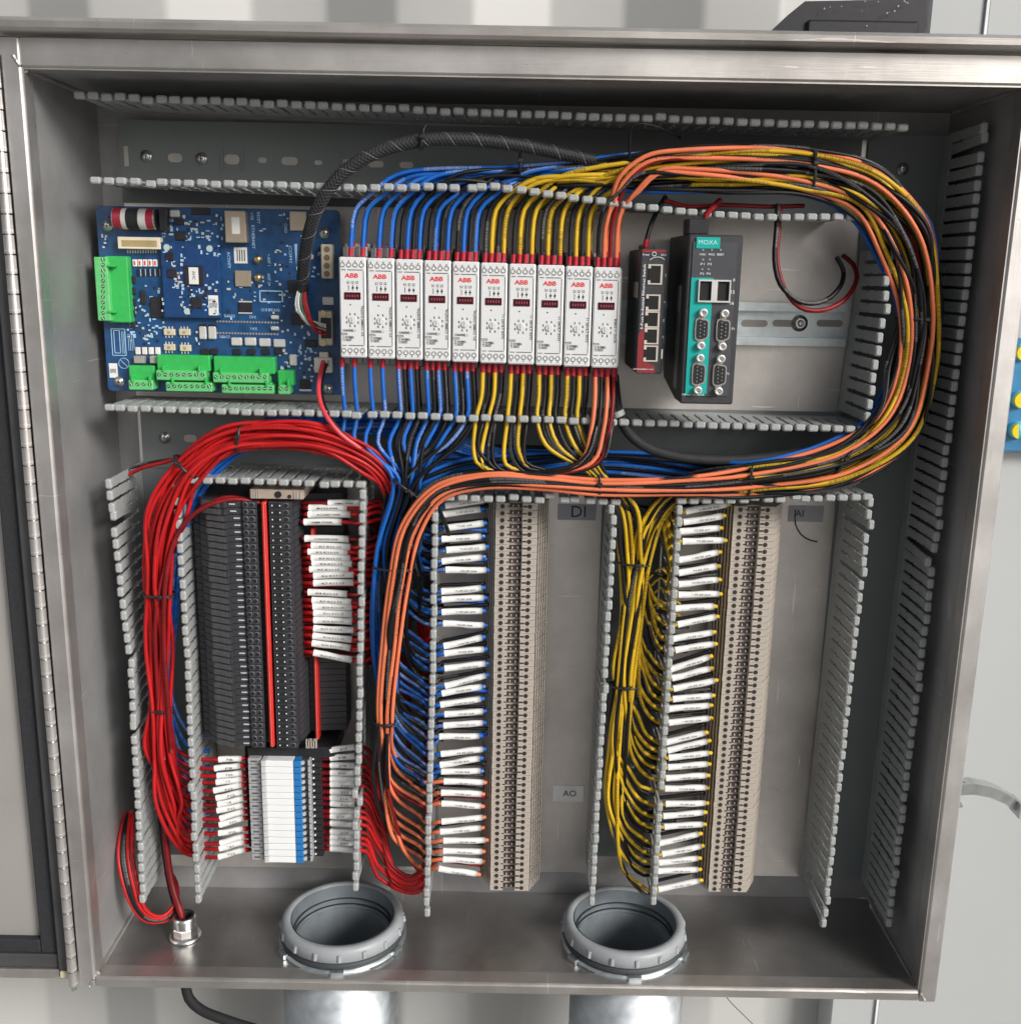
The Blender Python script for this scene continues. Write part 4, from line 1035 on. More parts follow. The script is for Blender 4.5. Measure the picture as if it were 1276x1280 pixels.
def wire(P, label, mt=BLUEW, r=R0, group=None, name='wire', ferr=None, sleeve=None, step=.006, sides=8, cat='wire', tailpts=None):
    """P world points. ferr: list of (p,q). sleeve: (p,q,text)"""
    pts = spline(P, step)
    m = MB().tube(pts, r, sides)
    A_ = np.array(pts); AL = np.concatenate([[0], np.cumsum(np.linalg.norm(np.diff(A_, axis=0), axis=1))]) + random.random()
    def mark(ob):
        me = ob.data; k_ = len(A_); sh = random.random()
        at = me.attributes.new('along', 'FLOAT', 'POINT'); at.data.foreach_set('value', np.repeat(AL, sides).astype('f'))
        at = me.attributes.new('around', 'FLOAT', 'POINT'); t3 = (np.arange(sides) / sides + sh) % 1; at.data.foreach_set('value', np.tile(np.abs(t3 - .5), k_).astype('f'))
        return ob
    if not ferr and not sleeve:
        o = mark(m.build(name, mt, None, Vector(pts[0]))); return tag(o, label, cat, group)
    root = thing(name, label, cat, Vector(pts[0]), group)
    mark(m.build('insulation', mt, root))
    for (p, q) in (ferr or []):
        MB().rod(p, q, r * 1.12, 8).rod(q, Vector(q) + (Vector(q) - Vector(p)).normalized() * .003, r * .7, 6).build('ferrule', FERR, root)
    if sleeve:
        p, q, tx, rs = sleeve; p, q = Vector(p), Vector(q); d = q - p; mid = (p + q) / 2
        nb = spline([p, p + d * .33 + Vector((0, 0, random.uniform(-.0005, .0005))), p + d * .66 + Vector((0, 0, random.uniform(-.0005, .0005))), q], .004)
        so2 = MB().tube(nb, [rs * (1.0 + .04 * math.sin(i * 1.3)) for i in range(len(nb))], 10, flat=.85).build('marker_sleeve', PAPER, root)
        if tx:
            ang = math.atan2(d.z, d.x); up = Vector((0, 0, 1))
            text(tx, (mid.x + random.uniform(-.002, .003), mid.y - rs * .85 - .00045, mid.z + random.uniform(-.0004, .0008)), d.length * (.52 if len(tx) > 4 else .28), GREY_INK, so2, ang=ang, h=.0018 if len(tx) > 4 else .0024)
    return root

LOOP = [(640, 222, .066, .009), (720, 220, .060, .012), (800, 215, .056, .015), (900, 213, .052, .0165), (1010, 217, .050, .0165), (1080, 243, .052, .0205), (1125, 300, .055, .0235),
        (1146, 385, .058, .0170), (1141, 460, .058, .0180), (1116, 530, .055, .021), (1050, 577, .050, .019), (935, 599, .047, .0125)]
T_YEL = [(862, 608, .058, .010), (826, 632, .064, .010), (800, 690, .070, .0105), (790, 760, .071, .0105), (780, 850, .071, .0095), (771, 930, .071, .0095), (767, 1000, .072, .009), (772, 1060, .074, .008)]
T_ORG = [(850, 607, .041, .008), (748, 608, .040, .0065), (680, 602, .040, .0065), (605, 600, .042, .0065), (548, 615, .045, .007), (514, 660, .050, .009), (499, 725, .052, .009), (489, 800, .052, .008), (481, 900, .050, .0065), (480, 970, .052, .009), (492, 1030, .058, .009)]
T_BLU = [(850, 584, .078, .009), (750, 576, .082, .009), (650, 580, .082, .009), (570, 592, .072, .010), (512, 628, .066, .011), (486, 690, .066, .0125), (482, 770, .068, .011), (484, 850, .070, .010), (490, 930, .072, .009), (498, 1000, .074, .008)]
def term_x(col): return
S1Y = [628, 640, 657, 672, 686, 700, 713, 737, 750, 765, 780, 802, 814, 832, 851, 863, 877, 891, 905, 919, 939, 953, 964, 978, 992, 1006, 1023, 1038, 1051, 1064, 1076, 1090]
S1T = [9, 9, 7, 5, 6, 2, 0, 5, 3, 3, 2, 12, 6, 7, 12, 7, 6, 3, 2, 0, 10, 10, 4, 1, -1, -2, 7, 8, 1, 1, -4, -7]
S2Y = [634, 647, 662, 677, 695, 712, 727, 744, 759, 777, 794, 809, 828, 842, 856, 871, 884, 901, 922, 934, 946, 958, 972, 987, 1004, 1018, 1032, 1049, 1063, 1076, 1088, 1107]
S2T = [8, 9, 6, 3, 11, 9, 7, 6, 5, 12, 8, 8, 17, 15, 14, 9, 5, 5, 15, 12, 9, 6, 4, 3, 8, 6, 5, 13, 10, 6, 5, 12]
TXTS = ['02.03.25 5/4', '01.03.25 3/4', '02.01.25 1/2', '01.02.25 3/1', '03.03.25 1/4', '02.05.25 2/3']
rw = random.Random(11)
def line(a, b):
    d = b - a; return [a - d * .05, a, a + d / 3, a + d * 2 / 3, b, b + d * .05]
def sleeved(pre, a, b, post):
    d = b - a
    return [Q(*pre), a - d * .06, a, a + d / 3, a + d * 2 / 3, b, b + d * .04] + pq(post), a, b
def s1_end(y, tilt):
    """points and sleeve of a wire entering the left beige strip at row y"""
    tilt += rw.gauss(0, 1.8); y += rw.gauss(0, .7)
    yl = y + tilt * .42; yr = y - tilt * .42; xw = 545 - (y - 620) * .02; x0 = 555 - (y - 630) * .012 + rw.uniform(-3, 4); x1 = x0 + 50.5 + rw.uniform(-2.5, 2.5)
    Y = .069 + rw.uniform(-.003, .002); return sleeved((xw - 5, yl + 1.5, .077), Q(x0, yl, Y), Q(x1, yr, Y + .004), [(605 - (y - 630) * .012, yr + .5, .095), (608 - (y - 630) * .012, yr + 1, .112)])
def s2_end(y, tilt):
    tilt += rw.gauss(0, 1.6); y += rw.gauss(0, .7)
    xw = 850 - (y - 630) * .066; yl = y + tilt * .42; yr = y - tilt * .42; x0 = xw + 3 + rw.uniform(-2, 4); x1 = x0 + 49.5 + rw.uniform(-2, 2); xt = 905 - (y - 628) * .057
    Y = .069; return sleeved((xw - 7, yl + 1.5, .079), Q(x0, yl, Y), Q(x1, yr, Y + .004), [(max(xt - 5, x1 + 3), yr + .5, .095), (max(xt - 2, x1 + 6), yr + 1, .112)])
def src_top(i, k, row):
    x0 = 424 + 35.15 * i; xx = x0 + 6.5 + 7.6 * k + (2 if row else 0); y = 321 + 1.42 * i
    Y0 = .056 if not row else .074
    return xx, y, Y0
def from_top(i, k, row, u, v, rnd):
    xx, y, Y0 = src_top(i, k, row)
    f0, f1 = Q(xx + .4, y - (12 if not row else 19), Y0), Q(xx, y - 1, Y0)
    rise = 262 - (8 if i < 5 else 4); lean = 14 + rnd.uniform(-3, 6)
    hgt = 236 - (8 * u) - (10 if i >= 9 else 0)
    P = [f1, f0] + pq([(xx + 1.5, 288, Y0 + .001), (xx + 6, 262, .058 + (.012 if row else 0)), (xx + lean + 10, 241, .056 + (.010 if row else 0))])
    P += pq([(xx + lean + 42, 222 - (5 * u), .057 + .012 * v)] if i < 9 else [(xx + 32, 214 - 12 * u, .046), (xx + 66, 203 - 14 * u, .044)])
    kn = [q_ for q_ in LOOP if q_[0] > xx + 105 or q_[1] > 260]
    if i == 9:      # the orange wires sweep over everything else
        P = [f1, f0] + pq([(xx + 2, 285, Y0 - .004), (xx + 9, 258, .048), (xx + 24 - 6 * u, 231 - 8 * u, .042), (xx + 52, 207 - 12 * u, .039), (xx + 100, 203 - 16 * u, .038)])
        kn = [q_ for q_ in LOOP if q_[0] > 940 or q_[1] > 260]
    return P, f0, f1, kn
def from_bot(i, k, row):
    x0 = 424 + 35.15 * i; xx = x0 - 2 + 7.6 * k + 6.0 + (2 if row else 0); y = 447 + 1.42 * i
    Y0 = .056 if not row else .074
    f0, f1 = Q(xx - .5, y + (11 if not row else 16), Y0), Q(xx, y + 1, Y0)
    return xx, y, Y0, f0, f1
NAMES = {id(BLUEW): 'blue', id(YELW): 'yellow', id(ORGW): 'orange', id(BLKW): 'black', id(REDW): 'red', id(DREDW): 'dark red'}
SIDE = ['far left', 'centre left', 'centre right', 'far right']
GR = 'wires running between the white relays and the terminal strips'
# list of sources by destination: (kind, relay, position, row, material)
blue_src, yel_src, org_src, blk_b, blk_y, blk_o = [], [], [], [], [], []
for i in range(10):
    for kind in ('top', 'bot'):
        for k in range(4):
            for row in (0, 1):
                c_ = (BLUEW if i < 5 else YELW if i < 9 else ORGW)
                colored = (k % 2 == (1 if kind == 'top' else 0))
                if i < 2 and kind == 'top': colored = k in (1, 3)
                if i < 2 and not colored: continue
                if row and (k in (0, 2)): continue
                (blue_src if i < 5 and colored else yel_src if i < 9 and colored else org_src if colored else blk_b if i < 5 else blk_y if i < 9 else blk_o).append((kind, i, k, row))
rw.shuffle(blk_b); rw.shuffle(blk_y)
def trunk_cut(tr, y, first=3):
    return [q_ for j, q_ in enumerate(tr) if j < first or q_[1] < y - 55]
def route(src, mt, dest, y, tilt, u, v):
    kind, i, k, row = src
    rnd = random.Random(hash((kind, i, k, row, 5)) & 0xffff)
    rnd = random.Random(i * 100 + k * 10 + row + (1000 if kind == 'top' else 0))
    T = {'b': T_BLU, 'y': T_YEL, 'o': T_ORG}[dest]
    drift = .12 if dest != 'o' else .055
    if kind == 'top':
        P, f0, f1, kn = from_top(i, k, row, u, v, rnd)
        kk = kn + trunk_cut(T, y, {'b': 4, 'y': 2, 'o': 5}[dest])
        P = P + bundle_pts(kk, u, v, drift, rnd)
    else:
        xx, yy_, Y0, f0, f1 = from_bot(i, k, row)
        P = [f1, f0]
        if dest == 'b':
            P += pq([(xx + 1, 492, Y0 - .001), (xx + 2 - (xx - 500) * .02, 520, .056), (xx - 8 - (xx - 490) * .12 + rnd.uniform(-3, 3), 553, .052)])
            kn = [(508, 600, .055, .0125)] + [q_ for q_ in T if q_[1] > 640]
            kk = trunk_cut(kn, y, 1)
        elif dest == 'y':
            dx = (i - 5) * 4; dn = 560 + rnd.uniform(0, 22)
            P += pq([(xx - 2, 495, Y0), (xx - 9 + dx, 524, .054), (xx - 12 + dx * 1.6 + rnd.uniform(-4, 4), dn, .048), (min(700, xx + 12), 588 + rnd.uniform(-4, 4), .050), (max(xx + 40, 735), 604, .056)] if i < 7 else
                    [(xx - 1, 495, Y0), (xx - 3, 524, .052), (xx + 8, 556, .046), (740 + (xx - 690) * .35, 590, .048)])
            kn = [(778, 628, .054, .0095), (788, 690, .066, .0100)] + [q_ for q_ in T if q_[1] > 750]
            kk = trunk_cut(kn, y, 1)
        else:
            P += pq([(xx - 2, 500, Y0 - .012), (xx - 9, 535, .040), (xx - 36 + 10 * k, 575, .036)] if rnd.random() < .6 else [(xx - 1, 500, Y0 - .01), (xx - 6, 540, .040), (xx - 20, 578, .038)])
            kn = [(q_ if q_[0] > 560 else q_) for q_ in T if q_[0] < 640]
            kk = trunk_cut(kn, y, 3)
        P = P + bundle_pts(kk, u, v, drift, rnd)
    last = kk[-1]
    return P, f0, f1, last, rnd
def finish(src, mt, dest, y, tilt, u, v, sleeve=True, blk=False):
    P, f0, f1, last, rnd = route(src, mt, dest, y, tilt, u, v)
    kind, i, k, row = src
    if dest == 'y':
        E_, a_, b_ = s2_end(y + (1.5 if blk else 0), tilt)
        xw = 850 - (y - 630) * .066; sag = rnd.uniform(6, 12)
        mid = pq([(last[0] + 10 + rnd.uniform(-2, 5), y - 26 + rnd.uniform(-8, 6), .074), ((last[0] + xw) / 2 + 2, y - 4 + (3 if blk else 0), .076)])
    else:
        E_, a_, b_ = s1_end(y + (1.5 if blk else 0), tilt)
        mid = pq([(last[0] + 10 + rnd.uniform(-2, 4), y - 28 + rnd.uniform(-6, 6), .074), (524, y - 5 + tilt * .2 + (3 if blk else 0), .077)])
    if y < 690: mid = mid[1:]
    if not sleeve: E_ = E_[:1] + [e_ + Vector((0, .020, .0012)) for e_ in E_[1:]]
    P = P + mid + E_
    nm = NAMES[id(mt)]
    where = 'top' if kind == 'top' else 'bottom'
    lab = '%s wire from the %s of the %s white relay, %s clamp, %s row' % (nm, where, ORDN[i], SIDE[k], 'rear' if row else 'front')
    wire(P, lab, mt, R0 if not blk else R0 * .92, GR, ferr=[(f0, f1)], sleeve=(a_, b_, rw.choice(TXTS), .0031) if sleeve else None)
# assign coloured wires to marker rows
nb = 23
rows_b = list(zip(S1Y[:nb], S1T[:nb])); rows_o = list(zip(S1Y[nb:], S1T[nb:])); rows_y = list(zip(S2Y, S2T))
def cyc(lst, n): return [lst[j % len(lst)] for j in range(n)]
def disc(rnd, vmin, vmax):
    while True:
        u, v = rnd.uniform(-1, 1), rnd.uniform(vmin, vmax)
        if u * u + v * v < 1.05: return u, v
used = set()
def take(lst, used=used):
    for s_ in lst:
        if s_ not in used: used.add(s_); return s_
    return None
rw2 = random.Random(5)
bs_ = [s_ for s_ in blue_src]; rw2.shuffle(bs_)
bots = [s_ for s_ in bs_ if s_[0] == 'bot']; tops = [s_ for s_ in bs_ if s_[0] == 'top']
order = [x for pair in zip(bots, tops) for x in pair] + bots[len(tops):] + tops[len(bots):]
for n_, (s_, (y, t_)) in enumerate(zip(order, rows_b[::-1])):
    u, v = (rw2.uniform(-.75, .55), rw2.uniform(.3, 1)) if s_[0] == 'top' else disc(rw2, -.6, .5)
    finish(s_, BLUEW, 'b', y, t_, u, v)
left_b = order[len(rows_b):]
for s_, (y, t_) in zip(left_b, [(973, 3), (929, 2), (870, 0), (822, 0), (758, 0), (706, 0), (665, 0), (650, 0), (898, 2), (845, 2), (725, 2), (945, 3)]):
    u, v = disc(rw2, -.2, .9); finish(s_, BLUEW, 'b', y + 4, t_, u, v, sleeve=False)
for n_, s_ in enumerate(blk_b):
    y, t_ = rows_b[(n_ * 5 + 2) % len(rows_b)]; u, v = disc(rw2, -.6, 1)
    finish(s_, BLKW, 'b', y + 2.5, t_, u, v, sleeve=False, blk=True)
ys_ = list(yel_src); rw2.shuffle(ys_)
tops = [s_ for s_ in ys_ if s_[0] == 'top']; bots = [s_ for s_ in ys_ if s_[0] == 'bot']
order = [x for pair in zip(tops, bots) for x in pair] + bots[len(tops):] + tops[len(bots):]
for s_, (y, t_) in zip(order, rows_y[::-1]):
    u, v = disc(rw2, -1, .3)
    if s_[0] == 'top': u, v = rw2.uniform(-.7, .8), rw2.uniform(-.98, .6)
    finish(s_, YELW, 'y', y, t_, u, v)
rest = rows_y[:max(0, len(rows_y) - len(order))]
blk_all = list(blk_y)
for n_, s_ in enumerate(blk_all):
    y, t_ = (rows_y[::-1])[(n_ * 3 + 1) % len(rows_y)]; u, v = disc(rw2, -.45, 1)
    finish(s_, BLKW, 'y', y + 2.5, t_, u, v, sleeve=False, blk=True)
# extra yellow pairs arriving from the loop beside the upper sleeves
for n_, (y, t_) in enumerate(rest):
    u, v = disc(rw2, .1, .95); s_ = ('loop', n_)
    rnd = random.Random(900 + n_); kk = [(1125, 300, .055, .0215), (1145, 385, .058, .015), (1140, 460, .058, .0165), (1116, 530, .055, .021), (1050, 577, .050, .019), (935, 599, .047, .0125)]
    kk = [(700, 224, .088, .004), (800, 216, .066, .013), (900, 213, .056, .0165), (1010, 217, .054, .0165), (1080, 243, .056, .020)] + kk + trunk_cut(T_YEL, y, 2)
    P = bundle_pts(kk, u * .8, v, .15, rnd); E_, a_, b_ = s2_end(y, t_)
    xw = 850 - (y - 630) * .066
    P = P + pq([(kk[-1][0] + 14, y - 22, .074), ((kk[-1][0] + xw) / 2, y - 4, .076)])[(1 if y < 690 else 0):] + E_
    wire(P, 'yellow wire looping round the right duct to sleeve %s down the right strip' % (ORDN + ['eleventh', 'twelfth', 'thirteenth', 'fourteenth', 'fifteenth', 'sixteenth'])[n_], YELW, R0, GR, sleeve=(a_, b_, rw.choice(TXTS), .0031))
# orange wires on the face of the loop
OU = [(.98, -.3), (.35, -1.0), (-.88, -.5), (-.5, -.8), (.1, .8), (.4, .7), (-.4, .8), (0., .6), (-.2, .9)]
for n_, (y, t_) in enumerate(rows_o):
    if n_ < len(org_src):
        s_ = org_src[n_]; u, v = OU[n_ % len(OU)]
        finish(s_, ORGW, 'o', y, t_, u, v)
    else:
        rnd = random.Random(700 + n_); u, v = OU[n_ % len(OU)]
        kk = [(690, 224, .086, .004), (760, 218, .076, .010)] + LOOP[2:] + trunk_cut(T_ORG, y, 5)
        P = bundle_pts(kk, u, v, .12, rnd); E_, a_, b_ = s1_end(y, t_)
        P = P + pq([(kk[-1][0] + 12, y - 28, .066), (524, y - 6, .077)]) + E_
        wire(P, 'orange wire hugging the bundle to sleeve %s from the bottom of the left strip' % ORDN[len(rows_o) - 1 - n_], ORGW, R0, GR, sleeve=(a_, b_, rw.choice(TXTS), .0031))
for n_, s_ in enumerate(blk_o):
    y, t_ = rows_o[(n_ * 2) % len(rows_o)]; finish(s_, DREDW if n_ % 3 == 1 else BLKW, 'o', y + 3, t_, rw2.uniform(-.9, .9), rw2.uniform(-.5, .6), sleeve=False, blk=True)

# plain black wires that make up most of the loop
for n_ in range(34):
    rnd = random.Random(1200 + n_); u, v = disc(rnd, -1.05, .35)
    ys = 700 + (n_ * 37) % 380; dst = 'y' if n_ % 2 else 'o'
    st = [(690 + 6 * n_, 222 + rnd.uniform(-6, 6), .090, .003)] if n_ < 14 else [(780, 216, .090, .006)]
    kk = st + [k_ for k_ in LOOP if k_[0] > st[0][0] + 30 or k_[1] > 260] + trunk_cut(T_YEL if dst == 'y' else T_ORG, ys, 2 if dst == 'y' else 5)
    P = bundle_pts(kk, u, v, .15, rnd)
    if dst == 'y': xw = 850 - (ys - 630) * .066; P = P + pq([(kk[-1][0] + 12, ys - 20, .076), ((kk[-1][0] + xw) / 2, ys, .078), (xw - 4, ys + 3, .082), (xw + 20, ys + 3, .092)])
    else: P = P + pq([(kk[-1][0] + 12, ys - 22, .074), (524, ys - 2, .078), (541, ys + 2, .084), (553, ys + 3, .100)])
    wire(P, 'plain black wire running round the big loop of mixed wires', BLKW, R0 * .95, 'plain black wires in the big loop')

# red wires of the slim relays
T_RED = [(494, 650, .080, .007), (488, 608, .064, .0085), (462, 578, .055, .0105), (405, 549, .050, .0125), (340, 541, .049, .0125), (285, 551, .049, .012), (236, 585, .050, .012), (207, 640, .054, .0150), (198, 720, .056, .0125), (199, 800, .058, .0110), (201, 880, .058, .0085), (203, 940, .062, .0120), (212, 1000, .066, .0120)]
KM = [(629, 410, 452, 'HMI2 PWR', 0), (635, 386, 434, 'MOXA PWR', 0), (643, 385, 438, 'ACCNET PWR', 0), (652.5, 380, 427, 'HMI PWR', 0), (673, 381, 436, 'CONV/SW PWR', -1), (682, 389, 438, 'K1 K11:13', -2), (689.5, 385, 435, 'K2 K11:13', -1), (697, 389, 438, 'K3 K11:13', -1), (704, 390, 440, 'K4 K11:13', -1), (711.5, 387, 436, 'K5 K11:13', 0),
      (720, 392, 442, 'K6 K11:13', 2), (729, 392, 442, 'K7 K11:13', 1), (740, 385, 434, 'K8 K11:13', -3), (750, 390, 439, 'K9 K11:13', -3), (758, 391, 440, 'K10 K11:13', -1), (766, 392, 440, 'K11 K11:13', -2), (775, 392, 440, 'K12 K11:13', -2), (785, 392, 442, 'K13 K11:13', -3), (794, 391, 440, 'K14 K11:13', -6), (803, 390, 438, 'K15 K11:13', -8), (815, 392, 440, 'K16 K11:13', -11)]
FL = [(949, 'F8', 2, 273, 302), (959, 'F9', 6, 268, 300), (968, 'F10', 6, 271, 302), (976, 'F11', 7, 270, 302), (985, 'F12', 11, 267, 302), (994, 'F13', 12, 270, 303), (1002, 'F14', 12, 272, 304), (1010, 'F15', 11, 271, 304), (1019, '', 14, 275, 304), (1027, 'F17', 14, 274, 304), (1039, 'F19', 9, 273, 304), (1050, '', 14, 275, 305), (1057, 'F21', 13, 274, 305), (1067, 'F22', 14, 273, 306)]
rnd = random.Random(21)
GRR = 'red wires of the slim relays and fuse terminals'
perm = list(range(len(FL))); rnd.shuffle(perm)
for n_, (y, xa, xb, tx, tl) in enumerate(KM):
    rr_ = random.Random(300 + n_)
    a_, b_ = Q(xa, y + tl * -.1, .068), Q(xb, y - tl * .9, .068)
    P = pq([(372, y, .084), (381, y, .074)]) + line(a_, b_) + pq([(458, y - tl * .9 + 1, .074), (474, y - 4, .082)])
    u, v = disc(rr_, -1, 1)
    up = [k_ for k_ in [(484, 790, .088, .008), (487, 720, .086, .008)] if k_[1] < y - 30]
    kk = up + T_RED
    if n_ < len(FL):
        fy, ft, tlt, fx0, fx1 = FL[perm[n_]]
        kk = [k_ for k_ in kk if not (k_[1] > fy - 45 and k_[0] < 300)]
        P += bundle_pts(kk, u, v, .2, rr_)
        yl, yr = fy + tlt * .32, fy - tlt * .32
        l0, l1 = Q(fx0, yl, .066), Q(fx1, yr, .070)
        P += pq([(kk[-1][0] + 10, fy - 24, .066), (232, yl - 5, .074), (254, yl, .073)]) + line(l0, l1) + pq([(310, yr, .080)])
        w_ = wire(P, 'red wire with white sleeve printed %s left of the fuse terminals' % ft if ft else 'red wire with blank white sleeve, %s of the left fuse sleeves' % ('upper' if perm[n_] < 10 else 'lower'), REDW if n_ % 4 else DREDW, R0, GRR, sleeve=(l0, l1, ft, .0030), ferr=[(Q(fx1 + 2, yr, .073), Q(312, yr, .079))])
        # its other sleeve, by the relays
        sl_ = MB().tube(spline([a_, (a_ + b_) / 2 + Vector((0, 0, .0003)), b_], .004), .0032, 10, flat=.85).build('marker_sleeve', PAPER, w_)
        mid = (a_ + b_) / 2; d_ = b_ - a_
        text(tx, (mid.x, mid.y - .0032 * .85 - .0005, mid.z + .0003), d_.length * .55, GREY_INK, sl_, ang=math.atan2(d_.z, d_.x), h=.0018)
    else:
        P += bundle_pts(kk, u, v, .2, rr_) + pq([(228, 1045 + n_ % 3 * 10, .072), (244, 1052 + n_ % 3 * 9, .080)])
        wire(P, 'red wire with white sleeve printed %s right of the black relays' % tx, REDW, R0, GRR, sleeve=(a_, b_, tx, .0032))
    # red tail crowd at the relay side
    if n_ > 4:
        wire(pq([(372, y + 4, .086), (383, y + 4.5, .078), (400, y + 4, .080), (430, y + 3, .088), (458, y + 2, .084), (476, y - 6, .090), (482, y - 50, .094)]), 'short red lead under the sleeve printed %s' % tx, REDW if n_ % 2 else DREDW, R0, GRR)
# extra strands that fill the red bundle
for n_ in range(7):
    rr_ = random.Random(800 + n_); u, v = disc(rr_, -.9, .9)
    kk = T_RED[1:]
    y = 1000 + n_ * 11
    P = pq([(496, 760 + 12 * n_, .090), (496, 690, .086)]) + bundle_pts([k_ for k_ in kk if not (k_[1] > y - 45 and k_[0] < 300)], u, v, .16, rr_) + pq([(226, y - 14, .068), (240, y, .078), (262, y + 2, .090)])
    wire(P, 'plain red wire without sleeve in the big red bundle', REDW, R0, 'plain red wires filling the big red bundle')
# blue wires that share the left duct
for n_ in range(8):
    rr_ = random.Random(500 + n_); u, v = rr_.uniform(-.9, .9), rr_.uniform(-.6, .8); y = 915 + n_ * 20
    kk = [(560, 560, .086, .006), (500, 534, .084, .010), (420, 532, .080, .010), (330, 545, .074, .007), (255, 600, .070, .007), (222, 680, .072, .006), (214, 780, .074, .006), (210, 870, .070, .006), (212, 930, .070, .008), (216, 985, .072, .008)]
    kk = [k_ for k_ in kk if not (k_[1] > y - 30 and k_[0] < 240)]
    P = bundle_pts(kk, u, v, .15, rr_) + pq([(226, y - 14, .074), (240, y + 2, .080), (262, y + 4, .086)])
    wire(P, 'blue wire tucked behind the red bundle in the left duct', BLUEW, R0, 'blue wires behind the red bundle')
for n_ in range(9):
    rr_ = random.Random(540 + n_); yy_ = 568 + n_ * 2.2
    P = pq([(1090, 548 + n_, .095), (1020, 568 + n_, .094), (930, 575 + n_ * 1.4, .09), (790, yy_ - 2 + rr_.uniform(-2, 2), .088), (690, 560 + n_ * 3, .09), (590, 560 + n_ * 3, .09), (530, 575 + n_ * 2, .084), (498, 640, .084), (490, 740, .086)])
    wire(P, 'dark blue wire lying deep in the crossing duct', BLUEW if n_ % 4 else BLKW, R0, 'blue wires lying deep in the crossing duct')
for n_ in range(6):
    rr_ = random.Random(560 + n_); y = 517 + n_ * 3.4
    P = pq([(330 + 8 * n_, 524 + n_ * 2.2, .094), (400, y + 6, .092), (460, y + 8, .090), (520, y + 14, .086), (560, y + 26, .084), (640, y + 50, .09)])
    wire(P, 'blue wire behind the finger tips under the circuit board', BLUEW, R0, 'blue wires under the circuit board')

# right side sleeves of the fuse terminals
FR = [(936, 'F7', 7), (946.5, 'F8', 4), (957, 'F9', 0), (966, 'F10', 0), (974, '', 0), (981, 'F12', -1), (990, 'F13', -1), (998, 'F14', -1), (1005, 'F15', -2), (1014, '', 0), (1021, 'F17', -2), (1030, '', -2), (1040, 'F19', -1), (1047, 'F20', -2), (1054, 'F21', -1), (1062, '', -3)]
for n_, (y, tx, tl) in enumerate(FR):
    rr_ = random.Random(400 + n_)
    yl, yr = y + tl * .32, y - tl * .32; a_, b_ = Q(413, yl, .070), Q(444, yr, .068)
    yb = 1062 + n_ * 3.6
    P = pq([(403, yl + 1, .078), (409, yl, .074)]) + line(a_, b_) + pq([(458, yr + 2, .074), (472, y + 30 + rr_.uniform(-8, 8), .080), (476 + n_ * .8, max(y + 45, 1040), .082), (492 + rr_.uniform(-4, 4), 1082 + n_ * 1.8, .078), (515, 1096 + n_ * 1.4, .074), (531, 1080 + n_ * 2, .080), (533, 1020, .092), (530, 880 - n_ * 8, .096), (522, 760, .098)])
    wire(P, ('red wire with white sleeve printed %s right of the fuse terminals' % tx) if tx else ('red wire with blank white sleeve right of the fuse terminals, just below the sleeve %s' % FR[n_ - 1][1]), REDW if n_ % 4 else DREDW, R0, GRR,
         sleeve=(a_, b_, tx, .0030), ferr=[(Q(411, yl, .073), Q(404, yl, .076))])
# dark red fan behind the blue wires of the centre duct
for n_ in range(22):
    rr_ = random.Random(450 + n_); y = 636 + n_ * 9.2
    P = pq([(455, y, .092), (470, y + 2, .098), (490, y + 10 + rr_.uniform(-4, 8), .102), (505, y + 50, .104), (512, y + 130, .104)])
    wire(P, 'dark red wire at the bottom of the centre duct', DREDW, R0, 'dark red wires at the bottom of the centre duct')

# ---- single wires and cables
def single(pts, label, mt, r, name='wire', cat='wire', **k): return wire(pq(pts), label, mt, r, name=name, cat=cat, **k)
single([(332, 630, .060), (290, 624, .052), (250, 637, .046), (222, 668, .044), (208, 720, .044), (205, 800, .046), (210, 880, .048), (214, 940, .056)], 'single dark red wire looping from the black relays over the left duct', DREDW, .0021)
single([(318, 626, .062), (280, 622, .056), (240, 645, .050), (214, 690, .046), (196, 760, .048), (197, 860, .052), (205, 950, .058)], 'dark red wire just inside the loop at the top of the relays', DREDW, .0019)
single([(163, 592, .092), (180, 584, .080), (215, 575, .066), (250, 560, .056), (290, 548, .05)], 'thin red wire reaching the top left corner of the left duct', REDW, .0018)
single([(163, 585, .092), (190, 578, .080), (230, 570, .064), (262, 552, .054)], 'thin black wire reaching the top left corner of the left duct', BLKW, .0014)
for n_, (dx, mt_, lb) in enumerate(((0, REDW, 'outer red wire of the loop hanging outside the left duct'), (7, BLKW, 'black wire of the loop hanging outside the left duct'), (12, REDW, 'middle red wire of the loop hanging outside the left duct'), (4, BLKW, 'second black wire hanging outside the left duct'), (18, REDW, 'inner red wire of the loop hanging outside the left duct'))):
    single([(158 + dx * .4, 1015, .098), (151 + dx * .8, 1040, .078), (148 + dx, 1070, .062), (154 + dx, 1105, .052), (166 + dx * .8, 1135, .050), (183 + dx * .5, 1152 - dx * .4, .054), (205, 1152 - dx * .4, .060), (216 + dx * .3, 1143 - dx, .072), (216 + dx * .2, 1120 - dx, .085), (207 + dx * .3, 1090, .095)], lb, mt_, .0019)
single([(205, 1000, .085), (208, 1060, .080), (216, 1110, .072), (226, 1142, .062), (229, 1168, .060)], 'thick dark red lead dropping into the small round gland', DREDW, .0034)
single([(199, 1010, .088), (205, 1070, .084), (213, 1115, .076), (222, 1145, .066), (226, 1166, .064)], 'black lead dropping into the small round gland', BLKW, .0020)
single([(404, 452, .092), (400, 470, .078), (398, 490, .062), (405, 515, .046), (425, 542, .042), (452, 562, .046), (478, 585, .056), (500, 610, .068)], 'red power wire from the board arching over the duct fingers', mat('pink_red_insulation', (.62, .05, .07), .35), .0021)
